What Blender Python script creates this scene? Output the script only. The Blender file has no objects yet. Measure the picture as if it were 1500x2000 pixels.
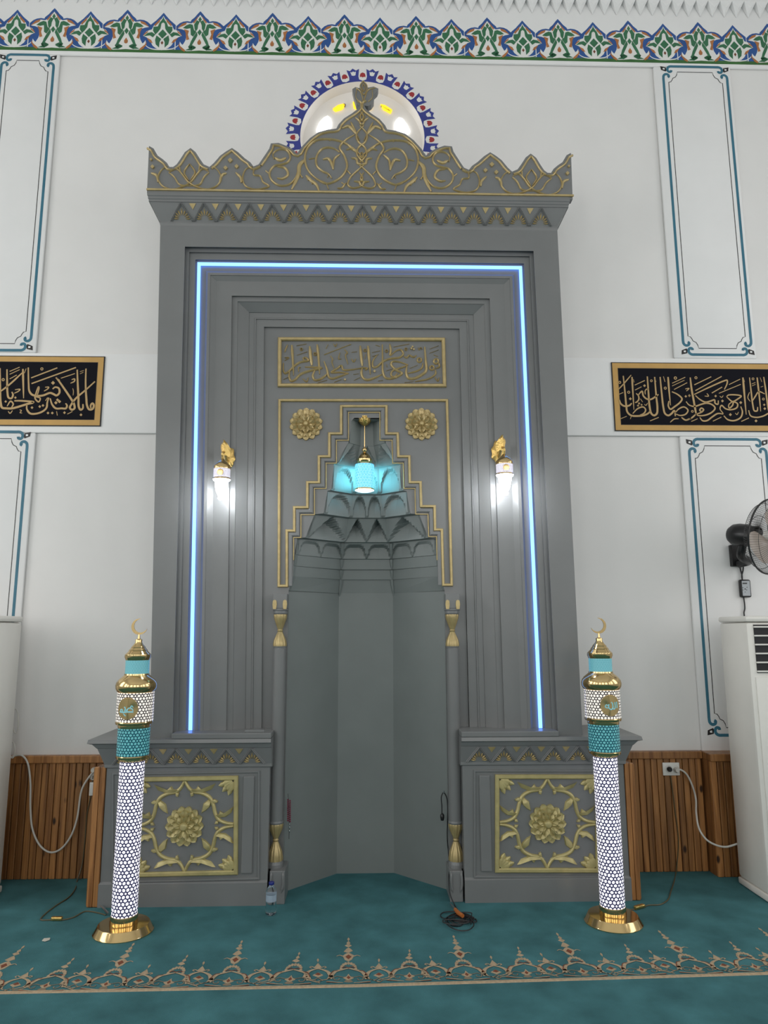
import bpy, bmesh, math, random
from mathutils import Vector, Matrix
random.seed(7)
S = bpy.context.scene
C = S.collection
# ------------------------------------------------------------------ camera
F = 1390.0
CX, CD, CH = 0.0003, 4.6751, 1.65
YAW, PIT, ROL = 0.02813, 0.16369, -0.0023
def _basis():
    f = Vector((math.sin(YAW)*math.cos(PIT), math.cos(YAW)*math.cos(PIT), math.sin(PIT)))
    r = Vector((math.cos(YAW), -math.sin(YAW), 0)); u = r.cross(f)
    c, s = math.cos(ROL), math.sin(ROL)
    return r*c+u*s, u*c-r*s, f
RT, UP, FW = _basis()
CAM = Vector((CX, -CD, CH))
cd = bpy.data.cameras.new('camera'); cam = bpy.data.objects.new('camera', cd); C.objects.link(cam)
cd.sensor_fit = 'VERTICAL'; cd.sensor_height = 36.0; cd.lens = F/2000*36.0; cd.clip_start = .05
cam.matrix_world = Matrix(((RT.x, UP.x, -FW.x, CAM.x), (RT.y, UP.y, -FW.y, CAM.y), (RT.z, UP.z, -FW.z, CAM.z), (0, 0, 0, 1)))
S.camera = cam
# ------------------------------------------------------------------ light
S.view_settings.view_transform = 'Standard'
S.view_settings.look = 'None'
S.view_settings.gamma = 1.0
S.view_settings.use_curve_mapping = False
S.view_settings.exposure = 0.0
wd = bpy.data.worlds.new('sky'); S.world = wd; wd.use_nodes = True
wd.node_tree.nodes['Background'].inputs[0].default_value = (.90, .95, 1.0, 1)
wd.node_tree.nodes['Background'].inputs[1].default_value = .6
def area(name, loc, rot, sx, sy, power, col):
    l = bpy.data.lights.new(name, 'AREA'); l.shape = 'RECTANGLE'; l.size = sx; l.size_y = sy
    l.energy = power; l.color = col
    o = bpy.data.objects.new(name, l); C.objects.link(o); o.location = loc; o.rotation_euler = rot
    return o
XW = 5.6; YB = -9.5; ZC = 7.15          # hall half width, rear wall, ceiling height
WINY = (-1.6, -4.6, -7.6)
for yy in WINY:                          # daylight through the hall's tall side windows
    area('window_light', (-XW+.02, yy, 3.4), (0, -math.pi/2, 0), 3.6, 1.7, 56, (1, .975, .945))
    area('window_light', (XW-.02, yy, 3.4), (0, math.pi/2, 0), 3.6, 1.7, 39, (1, .98, .965))
for xx in (-3, 0, 3):                    # windows in the rear wall
    area('window_light', (xx, YB+.02, 3.4), (math.pi/2, 0, 0), 1.7, 3.6, 50, (1, .985, .96))
# ------------------------------------------------------------------ pixel helpers
def P(u, v, Y):
    d = FW + RT*((u-750)/F) - UP*((v-1000)/F)
    return CAM + d*((Y+CD)/d.y)
def G(u, v, z=0.0):
    d = FW + RT*((u-750)/F) - UP*((v-1000)/F)
    return CAM + d*((z-CH)/d.z)
def PX(u, v, X):
    d = FW + RT*((u-750)/F) - UP*((v-1000)/F)
    return CAM + d*((X-CX)/d.x)
def mpp(u, v, Y):
    return (P(u+1, v, Y)-P(u, v, Y)).length
# ------------------------------------------------------------------ materials
class X:                                 # tiny expression wrapper for math nodes
    def __init__(s, nt, sock): s.nt, s.s = nt, sock
    def _op(s, op, o=None, c=None):
        n = s.nt.nodes.new('ShaderNodeMath'); n.operation = op
        for i, q in enumerate((s, o, c)):
            if q is None: continue
            if isinstance(q, X): s.nt.links.new(q.s, n.inputs[i])
            else: n.inputs[i].default_value = q
        return X(s.nt, n.outputs[0])
    def __add__(s, o): return s._op('ADD', o)
    def __sub__(s, o): return s._op('SUBTRACT', o)
    def __mul__(s, o): return s._op('MULTIPLY', o)
    def mod(s, o): return s._op('FLOORED_MODULO', o)
    def abs(s): return s._op('ABSOLUTE')
    def min(s, o): return s._op('MINIMUM', o)
    def max(s, o): return s._op('MAXIMUM', o)
    def lt(s, o): return s._op('LESS_THAN', o)
    def gt(s, o): return s._op('GREATER_THAN', o)
def newmat(name):
    m = bpy.data.materials.new(name); m.use_nodes = True
    nt = m.node_tree; return m, nt, nt.nodes['Principled BSDF']
def mat(name, col, rough=.5, metal=0.0, spec=.5, noise=0.0, nscale=6.0, bump=0.0, bscale=60.0, emit=None, estr=0.0, coat=0.0, stretch=None):
    m, nt, b = newmat(name)
    b.inputs['Base Color'].default_value = (*col, 1); b.inputs['Roughness'].default_value = rough
    b.inputs['Metallic'].default_value = metal; b.inputs['Specular IOR Level'].default_value = spec
    b.inputs['Coat Weight'].default_value = coat
    if emit: b.inputs['Emission Color'].default_value = (*emit, 1); b.inputs['Emission Strength'].default_value = estr
    tc = nt.nodes.new('ShaderNodeTexCoord')
    vec = tc.outputs['Object']
    if stretch:
        mp = nt.nodes.new('ShaderNodeMapping'); mp.inputs['Scale'].default_value = stretch
        nt.links.new(vec, mp.inputs[0]); vec = mp.outputs[0]
    if noise:
        n = nt.nodes.new('ShaderNodeTexNoise'); n.inputs['Scale'].default_value = nscale; n.inputs['Detail'].default_value = 5
        nt.links.new(vec, n.inputs['Vector'])
        r = nt.nodes.new('ShaderNodeValToRGB')
        lo = [max(0, c*(1-noise)) for c in col]; hi = [min(1, c*(1+noise)) for c in col]
        r.color_ramp.elements[0].position = .3; r.color_ramp.elements[1].position = .7
        r.color_ramp.elements[0].color = (*lo, 1); r.color_ramp.elements[1].color = (*hi, 1)
        nt.links.new(n.outputs['Fac'], r.inputs[0]); nt.links.new(r.outputs[0], b.inputs['Base Color'])
    if bump:
        n2 = nt.nodes.new('ShaderNodeTexNoise'); n2.inputs['Scale'].default_value = bscale; n2.inputs['Detail'].default_value = 3
        nt.links.new(vec, n2.inputs['Vector'])
        bp = nt.nodes.new('ShaderNodeBump'); bp.inputs['Strength'].default_value = bump; bp.inputs['Distance'].default_value = .01
        nt.links.new(n2.outputs['Fac'], bp.inputs['Height']); nt.links.new(bp.outputs[0], b.inputs['Normal'])
    return m
def lattice(name, cell, lit, line, estr, t=.075, r=.21, rough=.25, tint=None):
    """glowing glass printed with a six-fold star lattice, UVs in metres"""
    m, nt, b = newmat(name)
    uv = nt.nodes.new('ShaderNodeUVMap'); sp = nt.nodes.new('ShaderNodeSeparateXYZ'); nt.links.new(uv.outputs[0], sp.inputs[0])
    x = X(nt, sp.outputs[0])*(1/cell); y = X(nt, sp.outputs[1])*(1/cell)
    ax = x.mod(1.0)-.5; ay = y.mod(1.7320508)-.8660254
    bx = (x-.5).mod(1.0)-.5; by = (y-.8660254).mod(1.7320508)-.8660254
    sel = (ax*ax+ay*ay).lt(bx*bx+by*by)
    qx = bx+(ax-bx)*sel; qy = by+(ay-by)*sel
    d1 = qx.abs(); d2 = (qx*.5+qy*.8660254).abs(); d3 = (qx*.5-qy*.8660254).abs()
    hd = d1.max(d2).max(d3); mn = d1.min(d2).min(d3)
    mask = ((hd-r).abs().lt(t*.55)).max(mn.lt(t*.5)*hd.gt(r))
    mx = nt.nodes.new('ShaderNodeMix'); mx.data_type = 'RGBA'
    nt.links.new(mask.s, mx.inputs[0]); mx.inputs[6].default_value = (*lit, 1); mx.inputs[7].default_value = (*line, 1)
    nt.links.new(mx.outputs[2], b.inputs['Base Color']); nt.links.new(mx.outputs[2], b.inputs['Emission Color'])
    b.inputs['Emission Strength'].default_value = estr; b.inputs['Roughness'].default_value = rough
    return m
def woodmat():
    m, nt, b = newmat('pine')
    tc = nt.nodes.new('ShaderNodeTexCoord'); oi = nt.nodes.new('ShaderNodeObjectInfo')
    ad = nt.nodes.new('ShaderNodeVectorMath'); ad.operation = 'ADD'
    sc = nt.nodes.new('ShaderNodeVectorMath'); sc.operation = 'SCALE'; sc.inputs[0].default_value = (13, 7, 29)
    nt.links.new(oi.outputs['Random'], sc.inputs['Scale'])
    nt.links.new(tc.outputs['Object'], ad.inputs[0]); nt.links.new(sc.outputs[0], ad.inputs[1])
    mp = nt.nodes.new('ShaderNodeMapping'); mp.inputs['Scale'].default_value = (34, 34, 1.6); nt.links.new(ad.outputs[0], mp.inputs[0])
    n = nt.nodes.new('ShaderNodeTexNoise'); n.inputs['Scale'].default_value = 1.0; n.inputs['Detail'].default_value = 6; n.inputs['Distortion'].default_value = .9
    nt.links.new(mp.outputs[0], n.inputs['Vector'])
    r = nt.nodes.new('ShaderNodeValToRGB'); e = r.color_ramp.elements
    e[0].position = .28; e[0].color = (.145, .054, .016, 1); e[1].position = .72; e[1].color = (.45, .21, .07, 1)
    nt.links.new(n.outputs['Fac'], r.inputs[0])
    hv = nt.nodes.new('ShaderNodeHueSaturation')
    vm = nt.nodes.new('ShaderNodeMapRange'); vm.inputs[3].default_value = .7; vm.inputs[4].default_value = 1.25
    nt.links.new(oi.outputs['Random'], vm.inputs[0]); nt.links.new(vm.outputs[0], hv.inputs['Value']); nt.links.new(r.outputs[0], hv.inputs['Color'])
    # knots
    mk = nt.nodes.new('ShaderNodeMapping'); mk.inputs['Scale'].default_value = (9, 9, 4.2); nt.links.new(ad.outputs[0], mk.inputs[0])
    vo = nt.nodes.new('ShaderNodeTexVoronoi'); vo.inputs['Scale'].default_value = 1.0; nt.links.new(mk.outputs[0], vo.inputs['Vector'])
    kr = nt.nodes.new('ShaderNodeValToRGB'); kr.color_ramp.elements[0].position = .07; kr.color_ramp.elements[0].color = (1, 1, 1, 1); kr.color_ramp.elements[1].position = .14; kr.color_ramp.elements[1].color = (0, 0, 0, 1)
    nt.links.new(vo.outputs['Distance'], kr.inputs[0])
    mx = nt.nodes.new('ShaderNodeMix'); mx.data_type = 'RGBA'; nt.links.new(kr.outputs[0], mx.inputs[0])
    nt.links.new(hv.outputs[0], mx.inputs[6]); mx.inputs[7].default_value = (.035, .014, .007, 1)
    nt.links.new(mx.outputs[2], b.inputs['Base Color']); b.inputs['Roughness'].default_value = .38
    return m
M = {
 'wall': mat('white_plaster', (.79, .78, .765), .6, noise=.02, nscale=2.5, bump=.05, bscale=30),
 'wall2': mat('white_plaster_band', (.83, .83, .825), .6, noise=.02, nscale=3, bump=.04, bscale=30),
 'ceil': mat('ceiling_plaster', (.82, .81, .80), .7),
 'reveal': mat('window_plaster', (.86, .82, .77), .6),
 'grey': mat('grey_gloss_paint', (.180, .185, .185), .33, spec=.5, noise=.05, nscale=3, bump=.03, bscale=18),
 'grey2': mat('grey_gloss_paint_niche', (.196, .218, .213), .42, spec=.4, noise=.05, nscale=3, bump=.03, bscale=14),
 'gold': mat('gold_paint', (.46, .355, .165), .36, metal=.40, spec=.6, noise=.12, nscale=25, bump=.08, bscale=90),
 'gold2': mat('gold_paint_base', (.48, .41, .185), .40, metal=.35, spec=.6, noise=.12, nscale=20, bump=.10, bscale=70),
 'brass': mat('polished_brass', (.72, .52, .25), .13, metal=1.0),
 'antique': mat('cast_brass', (.74, .50, .17), .3, metal=1.0, bump=.35, bscale=120),
 'carpet': mat('teal_carpet', (.066, .188, .205), .95, spec=.1, noise=.24, nscale=4.5, bump=.55, bscale=330),
 'beige': mat('carpet_beige', (.47, .36, .24), .95, spec=.1, noise=.15, nscale=60, bump=.4, bscale=330),
 'rust': mat('carpet_rust', (.21, .075, .045), .95, spec=.1, noise=.15, nscale=60),
 'ctan': mat('carpet_sand', (.25, .20, .14), .95, spec=.1),
 'blue': mat('paint_blue', (.018, .085, .30), .5, noise=.12, nscale=9),
 'ultra': mat('paint_ultramarine', (.035, .05, .28), .5, noise=.1, nscale=9),
 'green': mat('paint_green', (.03, .155, .07), .5, noise=.12, nscale=9),
 'green2': mat('paint_olive_green', (.035, .135, .03), .5, noise=.2, nscale=6),
 'orange': mat('paint_orange', (.44, .165, .05), .5, noise=.15, nscale=20),
 'white': mat('paint_white', (.80, .80, .77), .5),
 'red': mat('paint_red', (.36, .03, .035), .5),
 'teal': mat('paint_teal', (.035, .16, .235), .45, noise=.08, nscale=7),
 'ink': mat('paint_black', (.014, .012, .013), .45),
 'board': mat('black_board', (.008, .008, .012), .8, spec=.12),
 'ochre': mat('ochre_border', (.56, .33, .095), .5, noise=.06, nscale=10),
 'letter': mat('gold_lettering', (.50, .33, .14), .45, noise=.05, nscale=20),
 'pine': woodmat(),
 'acw': mat('ac_plastic', (.80, .78, .73), .35, noise=.02),
 'dark': mat('black_plastic', (.012, .012, .013), .35),
 'darkg': mat('dark_grille', (.01, .01, .012), .6),
 'wire': mat('fan_wire', (.05, .05, .05), .4, metal=.6),
 'blade': mat('fan_blade_plastic', (.42, .35, .30), .3),
 'plast': mat('white_plastic', (.75, .74, .70), .35),
 'cableW': mat('white_cable', (.62, .60, .55), .45),
 'cableB': mat('black_cable', (.012, .012, .014), .45),
 'cableG': mat('clear_gold_cord', (.10, .085, .045), .4),
 'screen': mat('panel_print', (.42, .45, .48), .3),
 'steel': mat('steel', (.6, .6, .6), .25, metal=1.0),
 'copper': mat('orange_plug', (.42, .13, .03), .35),
 'bead': mat('red_beads', (.20, .02, .05), .25),
 'capb': mat('blue_cap', (.012, .022, .20), .35),
 'paper': mat('paper', (.62, .58, .50), .8),
 'led': mat('led_core', (.1, .15, .3), .4, emit=(.11, .29, 1.0), estr=4.0),
 'glow': mat('opal_glass_lit', (.9, .9, .95), .3, emit=(.93, .96, 1.0), estr=48.0),
 'pane': mat('daylit_pane', (.9, .9, .9), .3, emit=(.96, .98, 1.0), estr=2.6),
 'amber': mat('amber_pane', (.7, .45, .02), .2, emit=(.98, .62, .02), estr=1.1),
 'lead': mat('dark_lead', (.05, .03, .02), .5),
 'tube': lattice('lit_white_lattice', .0415, (.93, .91, 1.0), (.02, .02, .06), .80, t=.15),
 'drum': lattice('lit_white_drum', .036, (.92, .86, .78), (.03, .025, .03), .55, t=.14),
 'aqua': lattice('turquoise_drum', .036, (.13, .42, .45), (.006, .07, .10), .34, t=.15),
 'aquas': lattice('turquoise_fine', .014, (.22, .52, .58), (.06, .30, .36), .30, t=.12),
 'shade': lattice('turquoise_lit_shade', .022, (.30, .72, .86), (.04, .34, .52), 1.0, t=.17),
 'band': lattice('sconce_band', .024, (.93, .90, 1.0), (.22, .19, .24), .75, t=.13),
 'shadeb': lattice('pendant_bottom', .018, (.85, .97, 1.0), (.35, .62, .75), 1.6, t=.1),
}
m, nt, b = newmat('clear_bottle'); b.inputs['Transmission Weight'].default_value = 1.0; b.inputs['Roughness'].default_value = .04; b.inputs['IOR'].default_value = 1.33
b.inputs['Base Color'].default_value = (.93, .97, 1, 1); M['clear'] = m
m, nt, b = newmat('bottle_print'); b.inputs['Base Color'].default_value = (.55, .68, .82, 1); b.inputs['Alpha'].default_value = .45; M['blabel'] = m
# ------------------------------------------------------------------ mesh helpers
def cr(pts, n=6):
    """centripetal Catmull-Rom through the points (tuples of any size)"""
    pts = [Vector(p) for p in pts]
    if len(pts) < 3: return [tuple(p) for p in pts]
    q = [pts[0]*2-pts[1]]+pts+[pts[-1]*2-pts[-2]]; out = []
    for i in range(1, len(q)-2):
        p0, p1, p2, p3 = q[i-1:i+3]; t0 = 0.0
        t1 = t0+max(1e-6, (p1-p0).length)**.5; t2 = t1+max(1e-6, (p2-p1).length)**.5; t3 = t2+max(1e-6, (p3-p2).length)**.5
        for k in range(n):
            t = t1+(t2-t1)*k/n
            a1 = p0*((t1-t)/(t1-t0))+p1*((t-t0)/(t1-t0)); a2 = p1*((t2-t)/(t2-t1))+p2*((t-t1)/(t2-t1)); a3 = p2*((t3-t)/(t3-t2))+p3*((t-t2)/(t3-t2))
            b1 = a1*((t2-t)/(t2-t0))+a2*((t-t0)/(t2-t0)); b2 = a2*((t3-t)/(t3-t1))+a3*((t-t1)/(t3-t1))
            out.append(tuple(b1*((t2-t)/(t2-t1))+b2*((t-t1)/(t2-t1))))
    out.append(tuple(pts[-1])); return out
def mk(name, bm, mats, parent=None, smooth=False, ang=35, normals=True):
    if normals: bmesh.ops.recalc_face_normals(bm, faces=bm.faces[:])
    me = bpy.data.meshes.new(name); bm.to_mesh(me); bm.free()
    for q in (mats if isinstance(mats, (list, tuple)) else [mats]): me.materials.append(M[q])
    if smooth:
        me.polygons.foreach_set('use_smooth', [True]*len(me.polygons)); me.set_sharp_from_angle(angle=math.radians(ang))
    o = bpy.data.objects.new(name, me); C.objects.link(o)
    if parent: par(o, parent)
    return o
def par(o, p):
    o.parent = p
    def wt(q): return q.location + ((q.matrix_parent_inverse.translation + wt(q.parent)) if q.parent else Vector())
    o.matrix_parent_inverse = Matrix.Translation(-wt(p))
def dup(o, parent=None, loc=None):
    c = o.copy(); C.objects.link(c)
    if parent: c.parent = parent; c.matrix_parent_inverse = o.matrix_parent_inverse.copy()
    if loc is not None: c.location = loc
    return c
def empty(name, loc=(0, 0, 0)):
    o = bpy.data.objects.new(name, None); C.objects.link(o); o.location = loc; o.empty_display_size = .1; return o
def tag(o, label=None, cat=None, group=None, kind=None):
    if label: o['label'] = label
    if cat: o['category'] = cat
    if group: o['group'] = group
    if kind: o['kind'] = kind
    return o
def NB(): return bmesh.new()
def box(bm, x0, x1, y0, y1, z0, z1, mi=0, bev=0.0):
    vs = [bm.verts.new((x, y, z)) for x in (x0, x1) for y in (y0, y1) for z in (z0, z1)]
    fs = []
    for q in ((0, 1, 3, 2), (4, 6, 7, 5), (0, 4, 5, 1), (2, 3, 7, 6), (0, 2, 6, 4), (1, 5, 7, 3)):
        f = bm.faces.new([vs[i] for i in q]); f.material_index = mi; fs.append(f)
    if bev:
        es = set(e for f in fs for e in f.edges)
        bmesh.ops.recalc_face_normals(bm, faces=fs)
        r = bmesh.ops.bevel(bm, geom=list(es), offset=bev, segments=2, profile=.5, affect='EDGES')
        for f in r['faces']: f.material_index = mi
def loft(bm, rings, closed=False, cap=False, mi=0):
    R = [[bm.verts.new(p) for p in r] for r in rings]
    n = len(R[0])
    for a, b2 in zip(R, R[1:]):
        for i in range(n if closed else n-1):
            j = (i+1) % n
            f = bm.faces.new((a[i], a[j], b2[j], b2[i])); f.material_index = mi
    if cap:
        for r in (R[0], R[-1]):
            f = bm.faces.new(r); f.material_index = mi
    return R
def lathe(bm, prof, n=32, c=(0, 0, 0), mi=0, flute=0, fd=0.0, uvR=None):
    uvl = bm.loops.layers.uv.verify()
    rings = []
    for r, z in prof:
        ring = []
        for i in range(n):
            a = 2*math.pi*i/n
            rr = r*(1+fd*math.cos(flute*a)) if flute else r
            ring.append(bm.verts.new((c[0]+rr*math.cos(a), c[1]+rr*math.sin(a), c[2]+z)))
        rings.append(ring)
    for k in range(len(rings)-1):
        a, b2 = rings[k], rings[k+1]
        R = uvR or max(prof[k][0], prof[k+1][0])
        for i in range(n):
            j = (i+1) % n
            if prof[k][0] < 1e-6 and prof[k+1][0] < 1e-6: continue
            f = bm.faces.new((a[i], a[j], b2[j], b2[i])); f.material_index = mi
            us = [i, i+1, i+1, i]; zs = [prof[k][1]]*2+[prof[k+1][1]]*2
            for l, uu, zz in zip(f.loops, us, zs): l[uvl].uv = (uu/n*2*math.pi*R, zz)
    for ring, (r, z) in ((rings[0], prof[0]), (rings[-1], prof[-1])):
        if r > 1e-6:
            f = bm.faces.new(ring); f.material_index = mi
    bmesh.ops.remove_doubles(bm, verts=[v for r in rings for v in r], dist=1e-6)
def tube(bm, pts, r, n=8, mi=0, cap=True):
    pts = [Vector(p) for p in pts]; prev = None; rings = []
    if isinstance(r, (list, tuple)) and len(r) != len(pts):
        r0 = r; r = [r0[min(len(r0)-1, round(i*(len(r0)-1)/(len(pts)-1)))] for i in range(len(pts))]
    for i, p in enumerate(pts):
        t = (pts[min(i+1, len(pts)-1)]-pts[max(i-1, 0)]).normalized()
        if prev is None:
            a = t.orthogonal().normalized()
        else:
            a = (prev-t*prev.dot(t)).normalized()
        prev = a; b2 = t.cross(a)
        rr = r[i] if isinstance(r, (list, tuple)) else r
        rings.append([p+(a*math.cos(2*math.pi*k/n)+b2*math.sin(2*math.pi*k/n))*rr for k in range(n)])
    loft(bm, rings, closed=True, cap=cap, mi=mi)
SEC = ((-1, 0), (-.72, .68), (0, 1), (.72, .68), (1, 0))
def ribbon(bm, p3, w, nrm, h, flat=False, taper=.0, mi=0, base=0.0):
    """stroke laid on a surface: half-round relief, or flat print"""
    n = len(p3); nrm = Vector(nrm); rings = []
    for i, p in enumerate(p3):
        t = (p3[min(i+1, n-1)]-p3[max(i-1, 0)])
        if t.length < 1e-9: t = Vector((1, 0, 0))
        t.normalize(); sd = t.cross(nrm).normalized()
        s = i/max(1, n-1); k = 1.0
        if taper: k = 1-taper*max(0, abs(2*s-1)-.55)/.45
        ww = (w[0]+(w[1]-w[0])*s if isinstance(w, (tuple, list)) else w)*.5*k
        if flat: rings.append([p+nrm*h-sd*ww, p+nrm*h+sd*ww])
        else: rings.append([p+sd*(ww*a)+nrm*(base+h*b2*min(1, k+.15)) for a, b2 in SEC])
    R = loft(bm, rings, mi=mi)
    if not flat:
        for r in (R[0], R[-1]):
            f = bm.faces.new(r); f.material_index = mi
def poly(bm, p3, nrm, h, mi=0, skirt=True, base=0.0):
    nrm = Vector(nrm)
    top = [bm.verts.new(p+nrm*h) for p in p3]
    f = bm.faces.new(top); f.material_index = mi
    if skirt:
        bot = [bm.verts.new(p+nrm*base) for p in p3]
        for i in range(len(top)):
            j = (i+1) % len(top); g = bm.faces.new((top[i], bot[i], bot[j], top[j])); g.material_index = mi
NY = Vector((0, -1, 0)); NZ = Vector((0, 0, 1))
def zoom(x0, y0, s, Y, mirror=None):
    """crop pixel -> point on the plane at depth Y"""
    def f(x, y):
        p = P(x0+x/s, y0+y/s, Y)
        if mirror is not None: p = Vector((2*mirror-p.x, p.y, p.z))
        return p
    f.k = mpp(750, 700, Y)/s
    return f
def strokes(bm, fn, items, h, flat=False, taper=.5, mi=0, n=5, base=0.0, wk=1.0):
    for it in items:
        pts, w = it
        if isinstance(w, str):           # 'o' loop / 'd' diamond dot, with a size
            (x, y), r = pts
            if w == 'o':
                q = [fn(x+r*math.cos(a*math.pi/5), y+r*math.sin(a*math.pi/5)) for a in range(11)]
                ribbon(bm, q, r*.75*fn.k*wk, NY, h, flat, 0, mi, base)
            else:
                q = [fn(x+r, y), fn(x, y+r), fn(x-r, y), fn(x, y-r)]
                poly(bm, q, NY, h, mi, not flat, base)
            continue
        q = [fn(*p) for p in cr(pts, n)]
        ww = tuple(a*fn.k*wk for a in w) if isinstance(w, tuple) else w*fn.k*wk
        ribbon(bm, q, ww, NY, h, flat, taper, mi, base)
# ================================================================== THE SETTING
YR, YP = .540, .515                      # recessed wall field, proud bands and pilasters
# floor ----------------------------------------------------------------
bm = NB(); box(bm, -XW, XW, YB, .98, -.05, 0)
floor = tag(mk('floor', bm, 'carpet'), 'teal wall-to-wall prayer carpet with a beige ornamental border row', kind='structure')
def zf(x0, y0, s):
    f = lambda x, y: G(x0+x/s, y0+y/s)
    f.k = (G(751, 1900)-G(750, 1900)).length/s
    return f
cf = zf(600, 1820, 5.769)
PITCH, SLOPE = .5715, .0131
def blob(bm, cx, pts, h, mi=0):
    poly(bm, [cf(cx+x, y) for x, y in pts], NZ, h, mi)
def cst(bm, cx, pts, w, h=.0022, mi=0):
    ww = tuple(a*cf.k*1.3 for a in w) if isinstance(w, tuple) else w*cf.k*1.3
    ribbon(bm, [cf(cx+x, y) for x, y in cr(pts, 5)], ww, NZ, h, flat=True, mi=mi)
def both(bm, cx, pts, w, h=.0022, mi=0):
    cst(bm, cx, pts, w, h, mi); cst(bm, cx, [(-x, y) for x, y in pts], w, h, mi)
def carpet_unit(kind, cx):
    bm = NB(); o = 0
    if kind == 'tall':
        for q in ([(0, 68), (14, 85), (0, 108), (-14, 85)], [(-22, 130), (0, 106), (22, 130), (0, 147)], [(-40, 158), (0, 138), (36, 158), (0, 177)],
                  [(-52, 225), (-22, 195), (0, 182), (25, 195), (48, 217), (0, 238)], [(-65, 275), (-30, 250), (0, 240), (30, 250), (65, 272), (40, 312), (0, 337), (-40, 318)]):
            blob(bm, cx, q, .002)
        blob(bm, cx, [(-35, 285), (0, 262), (35, 285), (0, 315)], .0028, 1)
        both(bm, cx, [(60, 280), (100, 268), (135, 280)], (16, 6)); o = 0
    elif kind == 'medium':
        for q in ([(-2, 198), (12, 215), (0, 236), (-12, 215)], [(-20, 260), (0, 238), (22, 260), (0, 276)], [(-48, 297), (-10, 274), (36, 297), (0, 312)]):
            blob(bm, cx, q, .002)
        o = -20
    if kind != 'small':
        for i in range(9):
            a = math.pi*(i/8); x = -82*math.cos(a); y = 415+o-58*math.sin(a)
            blob(bm, cx, [(x+17*math.cos(k*math.pi/3), y+15*math.sin(k*math.pi/3)) for k in range(6)], .002)
        both(bm, cx, [(0, 412+o), (40, 400+o), (75, 410+o)], 10, .0026, 1)
        both(bm, cx, [(0, 415+o), (70, 430+o), (150, 455+o), (190, 495+o), (215, 535+o)], (16, 44))
        both(bm, cx, [(120, 440+o), (170, 450+o), (215, 500+o)], 9, .003, 1)
        both(bm, cx, [(205, 530+o), (270, 545+o), (350, 565+o)], 9)
        both(bm, cx, [(0, 505+o), (60, 515+o), (130, 505+o), (168, 522+o), (155, 545+o), (110, 545+o), (105, 530+o)], 9, .0022, 2)
        blob(bm, cx, [(-60, 522+o), (-25, 512+o), (0, 478+o), (25, 512+o), (60, 522+o), (25, 540+o), (0, 548+o), (-25, 540+o)], .0024)
        blob(bm, cx, [(-22, 522+o), (0, 500+o), (22, 522+o), (0, 540+o)], .003, 1)
        blob(bm, cx, [(-50, 565+o), (-25, 545+o), (0, 552+o), (25, 545+o), (50, 565+o), (0, 572+o)], .002, 2)
        both(bm, cx, [(60, 578+o), (150, 572+o), (250, 566+o)], (8, 18))
        both(bm, cx, [(130, 580+o), (200, 574+o), (250, 570+o)], (4, 12), .003, 1)
    else:
        blob(bm, cx, [(0, 303), (13, 320), (0, 346), (-13, 320)], .002)
        blob(bm, cx, [(-45, 408), (-22, 382), (0, 356), (25, 382), (45, 405), (0, 425)], .002)
        both(bm, cx, [(40, 408), (75, 396), (92, 405), (70, 415)], 10)
        both(bm, cx, [(0, 420), (70, 437), (120, 465), (150, 520)], (14, 42))
        blob(bm, cx, [(-60, 492), (-35, 480), (0, 462), (35, 480), (60, 492), (0, 515)], .002)
        blob(bm, cx, [(-36, 485), (0, 465), (36, 485), (0, 497)], .0028, 1)
        both(bm, cx, [(0, 522), (38, 548), (0, 574)], 9, .0022, 2)
        both(bm, cx, [(38, 548), (100, 540), (150, 520)], 9)
    return mk('border_motif', bm, ['beige', 'rust', 'ctan'], floor, normals=False)
for kind, cx, off in (('tall', 465, 0), ('medium', 1185, -.5), ('small', 825, -.25), ('small', 95, .25)):
    o = carpet_unit(kind, cx)
    shift = {465: 0, 825: .25, 1185: .5, 95: -.25}[cx]*PITCH-(cf(cx, 600).x-cf(465, 600).x)
    for k in range(-4, 5):
        c = o if k == -4 else dup(o, floor)
        c.location = (k*PITCH+shift, k*SLOPE, 0)
bm = NB()
ribbon(bm, [G(-250, 1943.5), G(700, 1925.2), G(1750, 1893.5)], .030, NZ, .0030)
mk('border_stripe', bm, 'beige', floor, normals=True)
# hall shell -----------------------------------------------------------
bm = NB(); box(bm, -XW, XW, YB, .98, ZC, ZC+.1)
tag(mk('ceiling', bm, 'ceil'), kind='structure')
for nm, sx in (('wall_left', -1), ('wall_right', 1)):
    bm = NB(); x0, x1 = (sx*XW, sx*(XW+.25)) if sx > 0 else (sx*(XW+.25), sx*XW)
    ys = sorted([YB, .98]+[y+d for y in WINY for d in (-.85, .85)])
    for i in range(0, len(ys), 2): box(bm, x0, x1, ys[i], ys[i+1], 0, ZC)
    for y in WINY:
        box(bm, x0, x1, y-.85, y+.85, 0, 1.6); box(bm, x0, x1, y-.85, y+.85, 5.2, ZC)
    tag(mk(nm, bm, 'wall'), kind='structure')
bm = NB(); box(bm, -XW, XW, YB-.25, YB, 0, ZC); tag(mk('wall_back', bm, 'wall'), kind='structure')
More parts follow.
